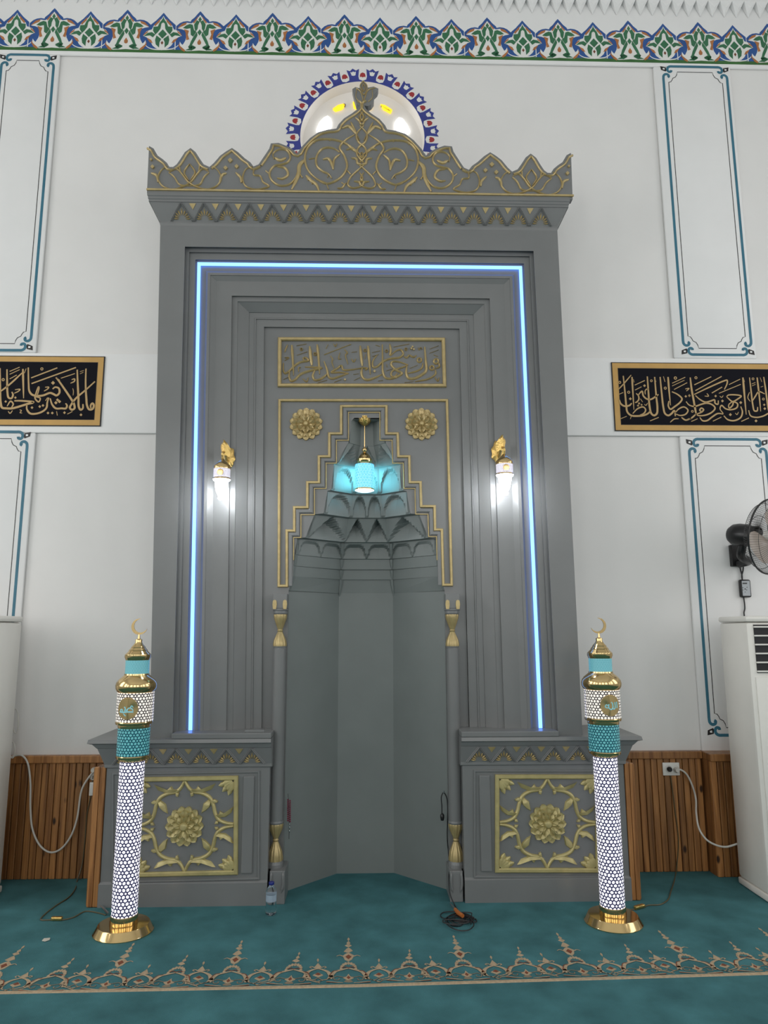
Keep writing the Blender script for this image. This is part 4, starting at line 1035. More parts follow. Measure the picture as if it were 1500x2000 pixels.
# wall sconces -------------------------------------------------------------------
def sconce(uL, vTop, uB, vB, side):
    root = empty('wall_sconce', P(uB, vB, .064))
    tag(root, 'lit brass wall sconce on the mihrab frame, on the side facing the '+side, 'wall lamp', 'pair of sconces on the mihrab frame')
    YL = -.13; k_ = mpp(uL, 940, YL); x = P(uL, 935, YL).x
    zv = lambda v_: P(uL, v_+vTop, YL).z
    c = (x, YL, 0)
    bm = NB(); lathe(bm, [(17.2*k_, zv(937)), (17*k_, zv(935)), (16.5*k_, zv(934))], 32, c); mk('lower_ring', bm, 'brass', root, smooth=True)
    bm = NB(); lathe(bm, [(16.2*k_, zv(934)), (16.2*k_, zv(916))], 40, c); mk('printed_band', bm, 'band', root, smooth=True)
    bm = NB(); lathe(bm, [(17.2*k_, zv(916.5)), (17.4*k_, zv(912)), (15.5*k_, zv(909)), (11*k_, zv(904)), (6*k_, zv(900)), (3*k_, zv(896)), (0, zv(895))], 32, c); mk('cap', bm, 'brass', root, smooth=True)
    bm = NB(); lathe(bm, [(0, zv(977)), (4*k_, zv(976)), (6.0*k_, zv(973.5)), (5.6*k_, zv(970.5)), (4.8*k_, zv(969)), (6.6*k_, zv(967)), (9.6*k_, zv(961)), (11.8*k_, zv(951)), (12.8*k_, zv(940)), (16*k_, zv(938.5)), (16.6*k_, zv(937))], 32, c); mk('glass_drop', bm, 'glow', root, smooth=True)
    bm = NB(); lathe(bm, [(0, 0), (6.2*k_, .001), (6.2*k_, .004), (0, .005)], 20)
    for q in bm.verts: q.co = Vector((q.co.x+x, YL-16.2*k_-q.co.z+.002, q.co.y+zv(925)))
    mk('medallion', bm, 'brass', root, smooth=True)
    # cast leaf back plate and curling arm
    px, pz = root.location.x, root.location.z
    bm = NB(); q = []
    for i in range(28):
        a = 2*math.pi*i/28; r = .052*(1+.10*math.cos(7*a))*(1.0 if math.sin(a) < 0 else 1.0+.35*math.sin(a)**3)
        q.append(Vector((px+r*.85*math.cos(a), .064, pz+r*1.25*math.sin(a))))
    r0 = [bm.verts.new(p) for p in q]; cc = Vector((px, .064, pz)); r1 = [bm.verts.new(cc+(p-cc)*.8+NY*.014) for p in q]; r2 = [bm.verts.new(cc+(p-cc)*.45+NY*.018) for p in q]; r3 = bm.verts.new(cc+NY*.032)
    for A_, B_ in ((r0, r1), (r1, r2)):
        for i in range(28): bm.faces.new((A_[i], A_[(i+1) % 28], B_[(i+1) % 28], B_[i]))
    for i in range(28): bm.faces.new((r2[i], r2[(i+1) % 28], r3))
    mk('back_plate', bm, 'antique', root, smooth=True, ang=60)
    bm = NB(); zt_ = zv(896)
    tube(bm, cr([(px, .05, pz-.02), (px, 0, pz-.03), (px+(x-px)*.5, -.06, pz+.01), (x, -.115, zt_+.045), (x, -.14, zt_+.035), (x, YL, zt_-.004)], 6), [.010, .010, .010, .009, .008, .007], 8); mk('arm', bm, 'antique', root, smooth=True)
    for j, (dy, dz, s) in enumerate(((-.02, .075, 1.25), (-.05, .085, 1.1), (-.08, .080, .9))):
        bm = NB(); rows = []
        for i in range(7):
            t = i/6; ww = .026*s*math.sin(math.pi*(.15+.85*t))**.7*(1+.12*math.cos(9*t)); xx = px+(x-px)*(.15+.28*j); zz = pz-.01+dz*1.15*t; yy = dy-.03*t*t-.01
            rows.append([(xx-ww, yy+.012, zz), (xx-ww*.5, yy, zz+.004), (xx, yy-.006, zz), (xx+ww*.5, yy, zz+.004), (xx+ww, yy+.012, zz)])
        loft(bm, rows); mk('leaf', bm, 'antique', root, smooth=True, ang=60)
    return root
sconce(433, 0, 446, 896, 'looped cable')
sconce(986, -9, 972, 886, 'wall fan')
# pendant lamp --------------------------------------------------------------------
YPD = .195
pu = 711.5; px = P(712, 930, YPD).x
zv = lambda v_: P(pu, v_, YPD).z
kpd = mpp(711, 930, YPD)
ztop = ringpts[-1][3]
pend = tag(empty('pendant_lamp', (px, YPD, ztop)), 'turquoise lattice glass pendant lamp hanging inside the mihrab hood', 'pendant lamp')
c = (px, YPD, 0)
bm = NB(); lathe(bm, [(2*kpd, zv(832)), (7*kpd, zv(829)), (11.5*kpd, zv(824)), (13.2*kpd, zv(819)), (12*kpd, zv(817)), (12.5*kpd, zv(815)), (8*kpd, ztop)], 40, c, flute=20, fd=.03); mk('canopy', bm, 'antique', pend, smooth=True)
bm = NB(); tube(bm, [(px, YPD, zv(874)), (px, YPD, zv(830))], .0035, 8); mk('rod', bm, 'brass', pend, smooth=True)
bm = NB(); lathe(bm, [(2*kpd, zv(884)), (4.6*kpd, zv(881)), (5*kpd, zv(879)), (4*kpd, zv(876)), (1.5*kpd, zv(873))], 24, c); mk('knob', bm, 'brass', pend, smooth=True)
bm = NB(); lathe(bm, [(14.6*kpd, zv(908)), (13.5*kpd, zv(905)), (15.2*kpd, zv(902)), (15.4*kpd, zv(898)), (13.2*kpd, zv(896)), (12*kpd, zv(893)), (9*kpd, zv(889)), (6*kpd, zv(886)), (3*kpd, zv(883))], 36, c); mk('cap', bm, 'brass', pend, smooth=True)
bm = NB(); lathe(bm, [(18.8*kpd, zv(955)), (18.9*kpd, zv(940)), (18.9*kpd, zv(920)), (18.6*kpd, zv(908)), (14*kpd, zv(907))], 48, c, uvR=19*kpd); mk('glass_shade', bm, 'shade', pend, smooth=True)
bm = NB(); lathe(bm, [(19.3*kpd, zv(957.5)), (19.4*kpd, zv(956)), (19*kpd, zv(955))], 48, c); mk('shade_ring', bm, 'brass', pend, smooth=True)
bm = NB(); lathe(bm, [(0, zv(960.5)), (15*kpd, zv(960)), (18.6*kpd, zv(958.5)), (18.9*kpd, zv(957))], 48, c); mk('glass_bottom', bm, 'shadeb', pend, smooth=True)
for an in (-95, -50, 0, 50, 95):         # the lamp's own light, thrown sideways by its shade
    a = math.radians(an); dr = Vector((math.sin(a), math.cos(a), 0))
    al = area('pendant_light', Vector((px, YPD, zv(930)))+dr*(21*kpd), (0, 0, 0), .07, .14, .22, (.20, .82, 1.0))
    al.rotation_euler = (-dr).to_track_quat('Z', 'Y').to_euler(); al.data.spread = math.radians(140)
    par(al, pend)
# minaret floor lamps ----------------------------------------------------------------
def floor_lamp(loc, label, flip, textfn, uref, face):
    root = tag(empty('floor_lamp', loc), label, 'floor lamp', 'pair of minaret floor lamps')
    Yl = loc[1]; c = (loc[0], loc[1], 0)
    zL_ = lambda v_: max(0, P(262, v_, -.351).z)
    k_ = mpp(255, 1500, -.351)
    def part(name, prof, m, n=40, **kw):
        bm = NB(); lathe(bm, [(r*k_, zL_(v_) if v_ > 10 else v_) for r, v_ in prof], n, c, **kw); return mk(name, bm, m, root, smooth=True)
    part('base', [(55, 0.0), (55.5, .004), (54, .008), (48, .040), (47, .043), (26, .045)], 'brass', 64)
    part('base_collar', [(25.5, .044), (26, .05), (25, .085), (24.6, .09)], 'brass')
    zt0 = .088
    bm = NB(); lathe(bm, [(23.8*k_, zt0), (23.6*k_, zL_(1484))], 48, c, uvR=.0415*10/(2*math.pi)); mk('lit_column', bm, 'tube', root, smooth=True)
    part('column_ring', [(23.4, 1485), (25.5, 1483), (25.5, 1480), (31.4, 1479), (32, 1475), (31, 1473.5)], 'brass')
    bm = NB(); lathe(bm, [(30.8*k_, zL_(1474)), (30.8*k_, zL_(1419))], 48, c, uvR=.036*15/(2*math.pi)); mk('turquoise_drum', bm, 'aqua', root, smooth=True)
    part('drum_ring', [(30.8, 1420), (31.5, 1418), (31.5, 1414), (35.8, 1412.5), (36.6, 1409), (35.6, 1407)], 'brass')
    bm = NB(); lathe(bm, [(35.6*k_, zL_(1407.5)), (35.6*k_, zL_(1351))], 48, c, uvR=.036*17/(2*math.pi)); mk('lattice_drum', bm, 'drum', root, smooth=True)
    part('balcony', [(34, 1352), (37, 1349), (39.5, 1344), (40, 1338), (38.5, 1332), (34, 1326), (28, 1321), (24.5, 1318), (24.2, 1315)], 'brass', 56)
    bm = NB(); lathe(bm, [(23.2*k_, zL_(1316)), (23.2*k_, zL_(1288))], 40, c, uvR=.014*28/(2*math.pi)); mk('upper_drum', bm, 'aquas', root, smooth=True)
    part('dome', [(23.4, 1289), (24.3, 1286), (25.6, 1283), (25.2, 1278), (22, 1275), (18, 1271), (18.4, 1270), (14, 1265), (14.2, 1264), (9.5, 1259), (7, 1255), (6.6, 1253), (7, 1250.5), (6, 1248.5), (3, 1247.5), (2, 1242), (1.6, 1239)], 'brass', 40)
    # crescent finial
    bm = NB(); zc_ = zL_(1224); R_ = 16.2*k_; fr, bk = [], []
    out = []; inn = []
    for i in range(25):
        s = i/24; a = math.radians(80+265*s); t = .36*R_*math.sin(math.pi*s)**.9
        out.append((R_*math.cos(a), R_*math.sin(a))); inn.append(((R_-t)*math.cos(a), (R_-t)*math.sin(a)))
    sx = -1 if flip else 1
    for y_ in (-.003, .003):
        A_ = [bm.verts.new((c[0]+sx*x_, c[1]+y_, zc_+z_)) for x_, z_ in out]; B_ = [bm.verts.new((c[0]+sx*x_, c[1]+y_, zc_+z_)) for x_, z_ in inn]
        for i in range(24): bm.faces.new((A_[i], A_[i+1], B_[i+1], B_[i]))
        (fr if y_ < 0 else bk).extend((A_, B_))
    for A_, B_ in zip(fr, bk):
        for i in range(24): bm.faces.new((A_[i], A_[i+1], B_[i+1], B_[i]))
    bmesh.ops.remove_doubles(bm, verts=bm.verts[:], dist=1e-6)
    mk('crescent', bm, 'brass', root)
    # medallion hugging the drum
    zm = zL_(1380); Rm = 21*k_; Rd = 36.3*k_
    def cyl(x_, z_, h=0): a = face+x_/Rd; return Vector((c[0]+(Rd+h)*math.sin(a), c[1]-(Rd+h)*math.cos(a), zm+z_))
    bm = NB(); rings_ = []
    for rr in (1.0, .97, .5): rings_.append([cyl(Rm*rr*math.cos(2*math.pi*i/36), Rm*rr*math.sin(2*math.pi*i/36), .0005 if rr == 1.0 else .004) for i in range(36)])
    Rg = loft(bm, rings_, closed=True); cv = bm.verts.new(cyl(0, 0, .0045))
    for i in range(36): bm.faces.new((Rg[-1][i], Rg[-1][(i+1) % 36], cv))
    md = mk('medallion', bm, 'brass', root, smooth=True)
    bm = NB()
    for pts_, w_ in textfn:
        q = [cyl(x_/6.453*k_, z_/6.453*k_, .0055) for x_, z_ in cr(pts_, 4)]
        ribbon(bm, q, w_/6.453*k_, Vector((math.sin(face), -math.cos(face), 0)), .0015)
    mk('medallion_lettering', bm, 'aquas', md)
    return root
TL_ = [([(-95, -40), (-50, -45), (0, -40), (80, -40)], 16), ([(-70, -40), (-85, -15), (-60, -10), (-50, -40)], 12), ([(-20, -40), (-20, 10), (-35, 20)], 14), ([(0, -40), (20, 5), (60, 0), (75, -25)], 14), ([(40, 5), (55, 35), (75, 15)], 12), ([(-40, -60), (-10, -90)], 12), ([(-30, -20), (10, -15)], 12)]
TR_ = [([(80, 45), (85, 0), (82, -35)], 13), ([(52, 40), (55, -20), (40, -45), (20, -40)], 13), ([(18, 35), (20, -30), (-5, -50), (-30, -30), (-28, 20)], 14), ([(-28, -10), (-60, 10), (-75, -15), (-50, -30), (-30, -25)], 12), ([(0, 30), (10, 45)], 9)]
gl, gr = G(241, 1819), G(1198, 1801)
LL = floor_lamp((gl.x, gl.y, 0), 'lit minaret floor lamp whose brass medallion bears crowded low calligraphy', False, TL_, 262, -.12)
LR = floor_lamp((gr.x, gr.y, 0), 'lit minaret floor lamp whose brass medallion bears tall upright calligraphy', True, TR_, 1170, .14)
def gp(x0, y0, s, pts, z=.004): return [G(x0+x/s, y0+y/s, z) for x, y in pts]
YS = YP-.017
for root, pf, sw, pw in ((LL, gp(0, 1700, 3, [(620, 262), (580, 250), (500, 240), (430, 275), (365, 290), (300, 290), (240, 290), (262, 258), (330, 205), (400, 160), (440, 110), (452, 60)]), 4, [P(160, 1690, YS), P(166, 1640, YS), P(170, 1590, YS), P(176, 1560, YS), P(182, 1515, YS)]),
                     (LR, gp(1200, 1440, 5, [(60, 1690), (130, 1682), (200, 1680), (290, 1655), (330, 1640), (440, 1635), (520, 1590), (550, 1510), (580, 1420), (600, 1330)]), 2, [P(1322, 1690, YS), P(1325, 1640, YS), P(1318, 1580, YS), P(1313, 1540, YS), P(1308, 1505, YS)])):
    bm = NB(); tube(bm, cr([tuple(p) for p in pf+pw], 5), .004, 6); cd_ = mk('cord', bm, 'cableG', root, smooth=True)
    a, b2 = pf[sw], pf[sw+1]; d = (b2-a); m_ = (a+b2)/2
    bm = NB(); box(bm, -d.length*.5, d.length*.5, -.012, .012, -.002, .018, bev=.006)
    bmesh.ops.rotate(bm, verts=bm.verts[:], cent=(0, 0, 0), matrix=Matrix.Rotation(math.atan2(d.y, d.x), 3, 'Z')); bmesh.ops.translate(bm, verts=bm.verts[:], vec=m_)
    mk('inline_switch', bm, 'antique', cd_)
# wall calligraphy boards ------------------------------------------------------------
def board(label, x0, x1, z0, z1, sets):
    root = tag(empty('calligraphy_board', ((x0+x1)/2, YP, z0)), label, 'calligraphy panel')
    def sl(n, d, y0, y1, m): 
        bm = NB(); box(bm, x0+d, x1-d, y0, y1, z0+d, z1-d); mk(n, bm, m, root)
    sl('outline', 0, YP-.008, YP-.0005, 'ink'); sl('border', .007, YP-.010, YP-.0085, 'ochre'); sl('inner_line', .048, YP-.0112, YP-.0105, 'ink'); sl('field', .052, YP-.0125, YP-.0115, 'board')
    bm = NB()
    for fn, its in sets: strokes(bm, fn, its, .0008, flat=True, taper=.35, n=6)
    mk('lettering', bm, 'letter', root, normals=False)
    return root
fl = zoom(0, 680, 7.143, YP-.0125); fa = zoom(1190, 700, 9.375, YP-.0125); fb = zoom(1340, 700, 9.375, YP-.0125)
TLB = [([(1200, 285), (1195, 500), (1205, 700), (1215, 800), (1245, 855), (1290, 850), (1310, 800), (1290, 770), (1265, 800), (1270, 840)], 28), ([(1078, 300), (1085, 500), (1095, 700), (1100, 820), (1125, 860), (1155, 840), (1158, 780)], 28), (((1130, 930), 20), 'd'),
 ([(1325, 465), (1200, 580), (1060, 700), (1000, 780), (975, 830), (1000, 860), (1040, 840), (1030, 770), (1000, 720), (900, 570), (800, 430), (780, 410)], 28), ([(785, 410), (835, 450)], 16), ([(850, 420), (1045, 355)], 18), ([(440, 495), (1060, 270)], 28), ([(435, 415), (800, 275)], 26), ([(1115, 330), (1170, 310)], 12), ([(1115, 360), (1165, 335)], 12),
 ([(985, 490), (1040, 460), (1040, 430), (1000, 440)], 18), ([(735, 570), (770, 545), (820, 560), (830, 620), (790, 660), (745, 640), (700, 625), (600, 660), (520, 665), (450, 650), (410, 600), (400, 500), (395, 270)], 28), ([(520, 660), (545, 560), (540, 540), (500, 640), (490, 700), (540, 750), (562, 700), (500, 680)], 20), (((740, 485), 28), 'd'),
 ([(615, 600), (670, 565), (680, 545), (630, 545)], 16), ([(320, 290), (325, 500), (330, 700)], (32, 16)), ([(365, 285), (340, 350)], 14), ([(310, 345), (130, 510), (0, 610)], 24), ([(135, 325), (275, 265)], 18), ([(135, 365), (275, 300)], 16), ([(135, 430), (235, 375)], 18),
 ([(98, 295), (100, 450), (105, 620), (120, 690), (160, 700), (182, 650), (165, 610)], 26), ([(200, 735), (300, 735), (470, 755), (380, 780), (250, 820), (170, 840), (90, 840), (30, 830), (10, 760), (5, 600), (0, 280)], 30), ([(100, 810), (150, 740), (185, 780), (160, 830)], 20), (((80, 745), 18), 'd'), (((215, 690), 18), 'd'),
 ([(200, 630), (260, 600), (280, 575), (210, 580)], 16), ([(680, 690), (660, 760), (650, 830), (600, 880), (500, 915), (420, 910), (375, 850), (375, 790)], 26), ([(635, 735), (665, 690)], 16), ([(700, 700), (730, 790), (780, 840), (860, 840), (920, 840), (935, 800), (915, 770)], 26),
 (((780, 762), 24), 'd'), (((830, 745), 24), 'd'), (((803, 722), 22), 'd'), (((555, 815), 20), 'd'), (((600, 800), 20), 'd'), (((670, 905), 20), 'd'), (((730, 905), 20), 'd'), (((447, 830), 20), 'd'), (((900, 900), 20), 'd'),
 ([(790, 880), (800, 940)], 14), ([(940, 920), (1010, 885)], 16), ([(115, 880), (140, 910), (175, 870)], 14), ([(275, 860), (300, 870), (280, 900), (310, 905)], 12), ([(1015, 560), (1025, 600), (1020, 660)], 10), (((45, 440), 16), 'o'), (((585, 290), 16), 'o')]
TRA = [([(255, 320), (285, 600), (310, 860), (330, 980), (400, 1045), (520, 1055), (640, 1040), (720, 1000), (745, 960)], 34), ([(165, 570), (260, 470), (400, 305)], 22), ([(415, 340), (430, 600), (450, 940)], (38, 18)), ([(440, 380), (455, 440)], 14), ([(430, 1010), (520, 920), (620, 890), (665, 940), (640, 1000), (560, 1040)], 26), ([(405, 1050), (385, 1110)], 16),
 ([(185, 760), (210, 830), (280, 875), (370, 860), (410, 820)], 32), (((385, 740), 28), 'd'), (((645, 500), 26), 'd'), (((545, 825), 22), 'd'), (((590, 850), 20), 'd'), (((525, 865), 22), 'd'), ([(465, 490), (650, 405)], 24), ([(470, 580), (590, 520)], 22), ([(170, 660), (255, 625)], 20),
 ([(490, 640), (530, 680), (540, 750), (500, 800), (470, 810)], 26), ([(530, 670), (600, 600), (620, 680), (680, 740), (760, 750), (860, 690), (900, 660)], 30), ([(660, 660), (655, 600), (680, 565), (720, 560)], 20), ([(695, 330), (715, 600), (740, 900), (770, 1010), (820, 1045), (870, 1010), (880, 900), (860, 700), (830, 340)], 36), ([(840, 380), (855, 430)], 16),
 ([(930, 340), (955, 600), (990, 900), (1020, 1010), (1080, 1045), (1140, 1010), (1190, 955), (1210, 1060)], 34), ([(1075, 340), (1095, 600), (1120, 860)], (40, 18)), ([(1145, 610), (1250, 660), (1330, 740), (1300, 800), (1200, 880), (1120, 930), (1080, 870), (1090, 780)], 30),
 ([(1200, 1000), (1280, 920), (1370, 890), (1440, 950), (1400, 1020), (1300, 1045), (1220, 1020)], 26), ([(1320, 1080), (1400, 1130), (1500, 1090)], 28), ([(1150, 455), (1390, 345)], 22), ([(1150, 505), (1375, 400)], 18), ([(1185, 570), (1425, 445)], 22),
 ([(990, 330), (1020, 430)], 18), ([(1390, 560), (1460, 550), (1410, 600)], 18), ([(195, 1110), (320, 1060)], 18), ([(745, 1145), (905, 1080)], 24), ([(1115, 1170), (1190, 1110), (1270, 1105)], 20), ([(570, 740), (610, 800)], 18), ([(640, 840), (670, 860), (700, 820)], 14), (((355, 620), 20), 'o'), (((770, 410), 18), 'o'), (((1025, 545), 20), 'o'), (((1210, 360), 22), 'o'), (((190, 440), 20), 'o'), (((1400, 695), 24), 'd'), (((1465, 680), 24), 'd')]
TRB = [([(75, 350), (100, 560), (140, 780), (170, 950), (185, 1030)], 36), ([(150, 485), (460, 335)], 26), ([(170, 590), (650, 330)], 28), ([(150, 660), (400, 540), (700, 410), (750, 400), (750, 460), (700, 570)], 26), ([(470, 635), (660, 525)], 28), ([(785, 480), (990, 380)], 22), ([(600, 640), (1000, 475)], 22),
 ([(170, 680), (250, 750), (350, 800), (450, 780), (520, 760), (530, 820), (580, 840), (590, 770)], 28), ([(0, 790), (50, 850), (150, 880), (280, 840), (380, 820), (480, 850), (530, 910), (480, 980), (350, 1040), (220, 1045), (180, 1010)], 28), ([(190, 1020), (270, 990), (320, 940), (280, 910), (250, 950), (300, 990)], 28), ([(180, 1020), (100, 1090), (0, 1130)], 28),
 ([(740, 700), (780, 670), (1010, 690), (950, 740), (850, 790), (780, 740), (740, 700)], 26), ([(850, 790), (780, 850), (790, 910), (850, 860), (870, 800), (940, 830), (930, 900), (820, 940), (720, 920), (650, 860), (620, 920), (680, 1010)], 26), ([(680, 1020), (580, 1010), (480, 1070), (380, 1140), (300, 1140), (250, 1080)], 28), ([(1000, 880), (1030, 980), (1000, 1080), (880, 1140), (760, 1120), (690, 1050)], 28),
 ([(1040, 350), (1070, 700), (1100, 1030)], (44, 18)), ([(1055, 380), (1070, 430)], 14), ([(1160, 350), (1190, 600), (1220, 850), (1250, 960), (1300, 960), (1310, 890)], 28), ([(1300, 350), (1340, 700), (1365, 970)], (36, 18)), ([(1420, 340), (1460, 600), (1500, 900), (1520, 1000)], 30), ([(1175, 790), (1130, 720), (1160, 620)], 16), ([(1220, 770), (1270, 690), (1330, 610), (1440, 650)], 24),
 ([(1145, 950), (1180, 1050), (1280, 1080), (1400, 1060), (1500, 1010), (1530, 990)], 26), (((1280, 1145), 28), 'd'), (((540, 690), 24), 'd'), (((665, 780), 26), 'd'), (((1000, 810), 28), 'd'), (((810, 1030), 28), 'd'), (((60, 685), 24), 'd'), (((1440, 920), 26), 'd'), (((1430, 850), 22), 'd'),
 ([(615, 690), (650, 715), (680, 680)], 14), ([(340, 690), (410, 690), (380, 640)], 18), ([(900, 1000), (930, 1030), (960, 980)], 14), ([(1010, 1155), (1150, 1090)], 24), ([(490, 1150), (645, 1075)], 22), ([(95, 1155), (210, 1105)], 20), ([(1200, 470), (1270, 440)], 16), ([(1205, 505), (1270, 475)], 16), ([(1365, 525), (1410, 510)], 14), ([(1355, 350), (1385, 430)], 14), (((180, 355), 20), 'o'), (((1225, 375), 18), 'o'), (((115, 970), 18), 'o'), (((1415, 745), 18), 'o')]
zbt, zbb = av(P(203, 696.5, YP).z, P(1193, 708, YP).z), av(P(199, 833, YP).z, P(1200, 842, YP).z)
board('black calligraphy panel with ochre border, above the wainscot with the switch box', -3.6, av(P(204, 700, YP).x, P(199, 830, YP).x), P(150, 833, YP).z, P(150, 696.5, YP).z, [(fl, TLB)])
board('black calligraphy panel with ochre border, above the wall fan', av(P(1193, 710, YP).x, P(1200, 840, YP).x), 3.7, P(1300, 843, YP).z, P(1300, 709, YP).z, [(fa, TRA), (fb, TRB)])
# air conditioners --------------------------------------------------------------------
def aircon(x0, w, y0, y1, h, label):
    root = tag(empty('air_conditioner', (x0+w/2, (y0+y1)/2, 0)), label, 'air conditioner')
    x1 = x0+w
    bm = NB(); box(bm, x0, x1, y0, y1, .045, h-.04, bev=.022); mk('cabinet', bm, 'acw', root, smooth=True)
    bm = NB(); box(bm, x0-.004, x1+.004, y0-.004, y1+.004, h-.038, h, bev=.016); mk('top_cap', bm, 'acw', root, smooth=True)
    bm = NB(); box(bm, x0-.003, x1+.003, y0-.004, y1, .004, .044, bev=.008); mk('foot', bm, 'acw', root, smooth=True)
    bm = NB(); box(bm, x0+.045, x1-.045, y0-.006, y0+.004, h-.36, h-.055); mk('outlet', bm, 'darkg', root)
    for i in range(6):
        bm = NB(); z = h-.355+i*.056; box(bm, x0+.042, x1-.042, y0-.016, y0-.004, z, z+.010, bev=.002); mk('louvre', bm, 'acw', root)
    bm = NB(); box(bm, x0+.03, x1-.03, y0-.008, y0+.004, .12, h-.385, bev=.005); mk('front_panel', bm, 'acw', root, smooth=True)
    return root
g0 = P(1424, 1480, .27); aircon(g0.x, .58, -.09, .27, P(1410, 1205, .27).z, 'tall white floor-standing air conditioner below the wall fan')
g1 = P(24, 1480, .27); aircon(g1.x-.58, .58, -.09, .27, P(36, 1204, .27).z, 'tall white floor-standing air conditioner beside the coiled white cable')
# wall fan ---------------------------------------------------------------------------
hub = P(1504, 1048, .10)
fan = tag(empty('wall_fan', P(1432, 1085, YP)), 'black oscillating wall fan with wire guard mounted on the white pilaster', 'fan')
ax = Vector((.50, -.84, -.16)).normalized(); sx_ = ax.cross(Vector((0, 0, 1))).normalized(); sz_ = sx_.cross(ax).normalized()
Rf = 72*mpp(1500, 1048, .10)
def fp(a, r, d): return hub+sx_*(r*math.cos(a))+sz_*(r*math.sin(a))+ax*d
def guard(name, d1):
    bm = NB()
    for i in range(90):
        a = 2*math.pi*i/90
        tube(bm, [fp(a, Rf*.16, d1), fp(a, Rf*.55, d1*.92), fp(a, Rf*.88, d1*.6), fp(a, Rf, 0)], .0011, 4, cap=False)
    for r, d in ((.16, d1), (.55, d1*.92), (.88, d1*.6)):
        tube(bm, [fp(2*math.pi*i/48, Rf*r, d) for i in range(49)], .0016, 5, cap=False)
    return mk(name, bm, 'wire', fan)
guard('front_guard', .085); guard('rear_guard', -.085)
bm = NB(); tube(bm, [fp(2*math.pi*i/64, Rf, 0) for i in range(65)], .006, 6, cap=False); mk('guard_rim', bm, 'dark', fan, smooth=True)
for b_ in range(3):
    bm = NB(); a0 = math.radians(205+120*b_); rows = []
    for i in range(9):
        t = i/8; r = Rf*(.14+.70*t); wa = math.radians(34+12*math.sin(math.pi*t))*(1 if t < .95 else .7)
        rows.append([fp(a0-wa+2*wa*j/6, r, .028-.056*(j/6)) for j in range(7)])
    loft(bm, rows); mk('blade', bm, 'blade', fan, smooth=True)
def along(prof, n=28):
    bm = NB(); loft(bm, [[fp(2*math.pi*i/n, r, d) for i in range(n)] for r, d in prof], closed=True, cap=True); return bm
mk('hub', along([(.040, -.03), (.042, .0), (.036, .035), (.012, .045)]), 'plast', fan, smooth=True)
mk('motor_housing', along([(.020, -.30), (.055, -.29), (.076, -.26), (.082, -.22), (.078, -.16), (.070, -.13), (.066, -.085), (.030, -.083)]), 'dark', fan, smooth=True)
wl, wr = P(1422, 1065, YP), P(1448, 1107, YP)
bm = NB(); box(bm, wl.x, wr.x, YP-.035, YP-.0005, wr.z, wl.z, bev=.006); mk('wall_bracket', bm, 'dark', fan)
bm = NB(); mpos = hub+ax*(-.20); tube(bm, cr([((wl.x+wr.x)/2+.01, YP-.03, wr.z+.02), ((wl.x+wr.x)/2+.03, YP-.12, wr.z+.03), (mpos.x, mpos.y+.04, mpos.z-.14), (mpos.x, mpos.y, mpos.z-.06)], 5), .030, 10); mk('arm', bm, 'dark', fan, smooth=True)
YF = YP-.012
bm = NB(); a, b2 = P(1442, 1132, YF), P(1466, 1167, YF); box(bm, a.x, b2.x, YP-.035, YP-.001, b2.z, a.z, bev=.012); cb = mk('control_box', bm, 'dark', fan, smooth=True)
bm = NB(); dx = (b2.x-a.x)*.14; box(bm, a.x+dx, b2.x-dx, YP-.0375, YP-.034, b2.z+dx, a.z-dx, bev=.001); mk('control_face', bm, 'screen', cb)
bm = NB()
zk = lambda x_, y_: P(1380+x_/6.9, 950+y_/6.9, YP-.0378)
for x_, y_, r in ((490, 1365, 6), (545, 1360, 6), (520, 1383, 9), (490, 1395, 6), (540, 1395, 6), (520, 1425, 5)):
    poly(bm, [zk(x_+r*math.cos(i*math.pi/4), y_+r*math.sin(i*math.pi/4)) for i in range(8)], NY, .001)
poly(bm, [zk(485, 1298), (zk(545, 1298)), zk(545, 1315), zk(485, 1315)], NY, .001)
mk('control_marks', bm, 'wire', cb)
for pts in ([(440, 1050), (455, 1110), (478, 1200), (480, 1255)], [(497, 1050), (492, 1130), (475, 1200), (480, 1255)], [(500, 1495), (512, 1580), (515, 1650), (505, 1700), (510, 1750)], [(480, 700), (420, 710), (375, 750), (362, 800)]):
    bm = NB(); tube(bm, cr([tuple(P(1380+x_/6.9, 950+y_/6.9, YF)) for x_, y_ in pts], 5), .005, 6); mk('cable', bm, 'dark', fan, smooth=True)
# sockets, plugs and white cables -------------------------------------------------------
YS2 = YP-.0125
def plate(name, u0, v0, u1, v1, label, cat, thick=.012):
    a, b2 = P(u0, v0, YS2), P(u1, v1, YS2)
    bm = NB(); box(bm, a.x, b2.x, YS2-thick, YS2, b2.z, a.z, bev=.004); return tag(mk(name, bm, 'plast', smooth=True), label, cat)
so = plate('wall_socket', 1292.5, 1489, 1327, 1514, 'white double wall socket on the pine wainscot by the fan', 'socket')
for u, r in ((1306, 7), (1319.5, 7)):
    c_ = P(u, 1501.5, YS2-.012); bm = NB(); n = 20
    loft(bm, [[(c_.x+rr*math.cos(2*math.pi*i/n), yy, c_.z+rr*math.sin(2*math.pi*i/n)) for i in range(n)] for rr, yy in ((.027, YS2-.011), (.026, YS2-.015), (.021, YS2-.0155), (.020, YS2-.0125))], closed=True, cap=True); mk('socket_well', bm, 'plast', so, smooth=True)
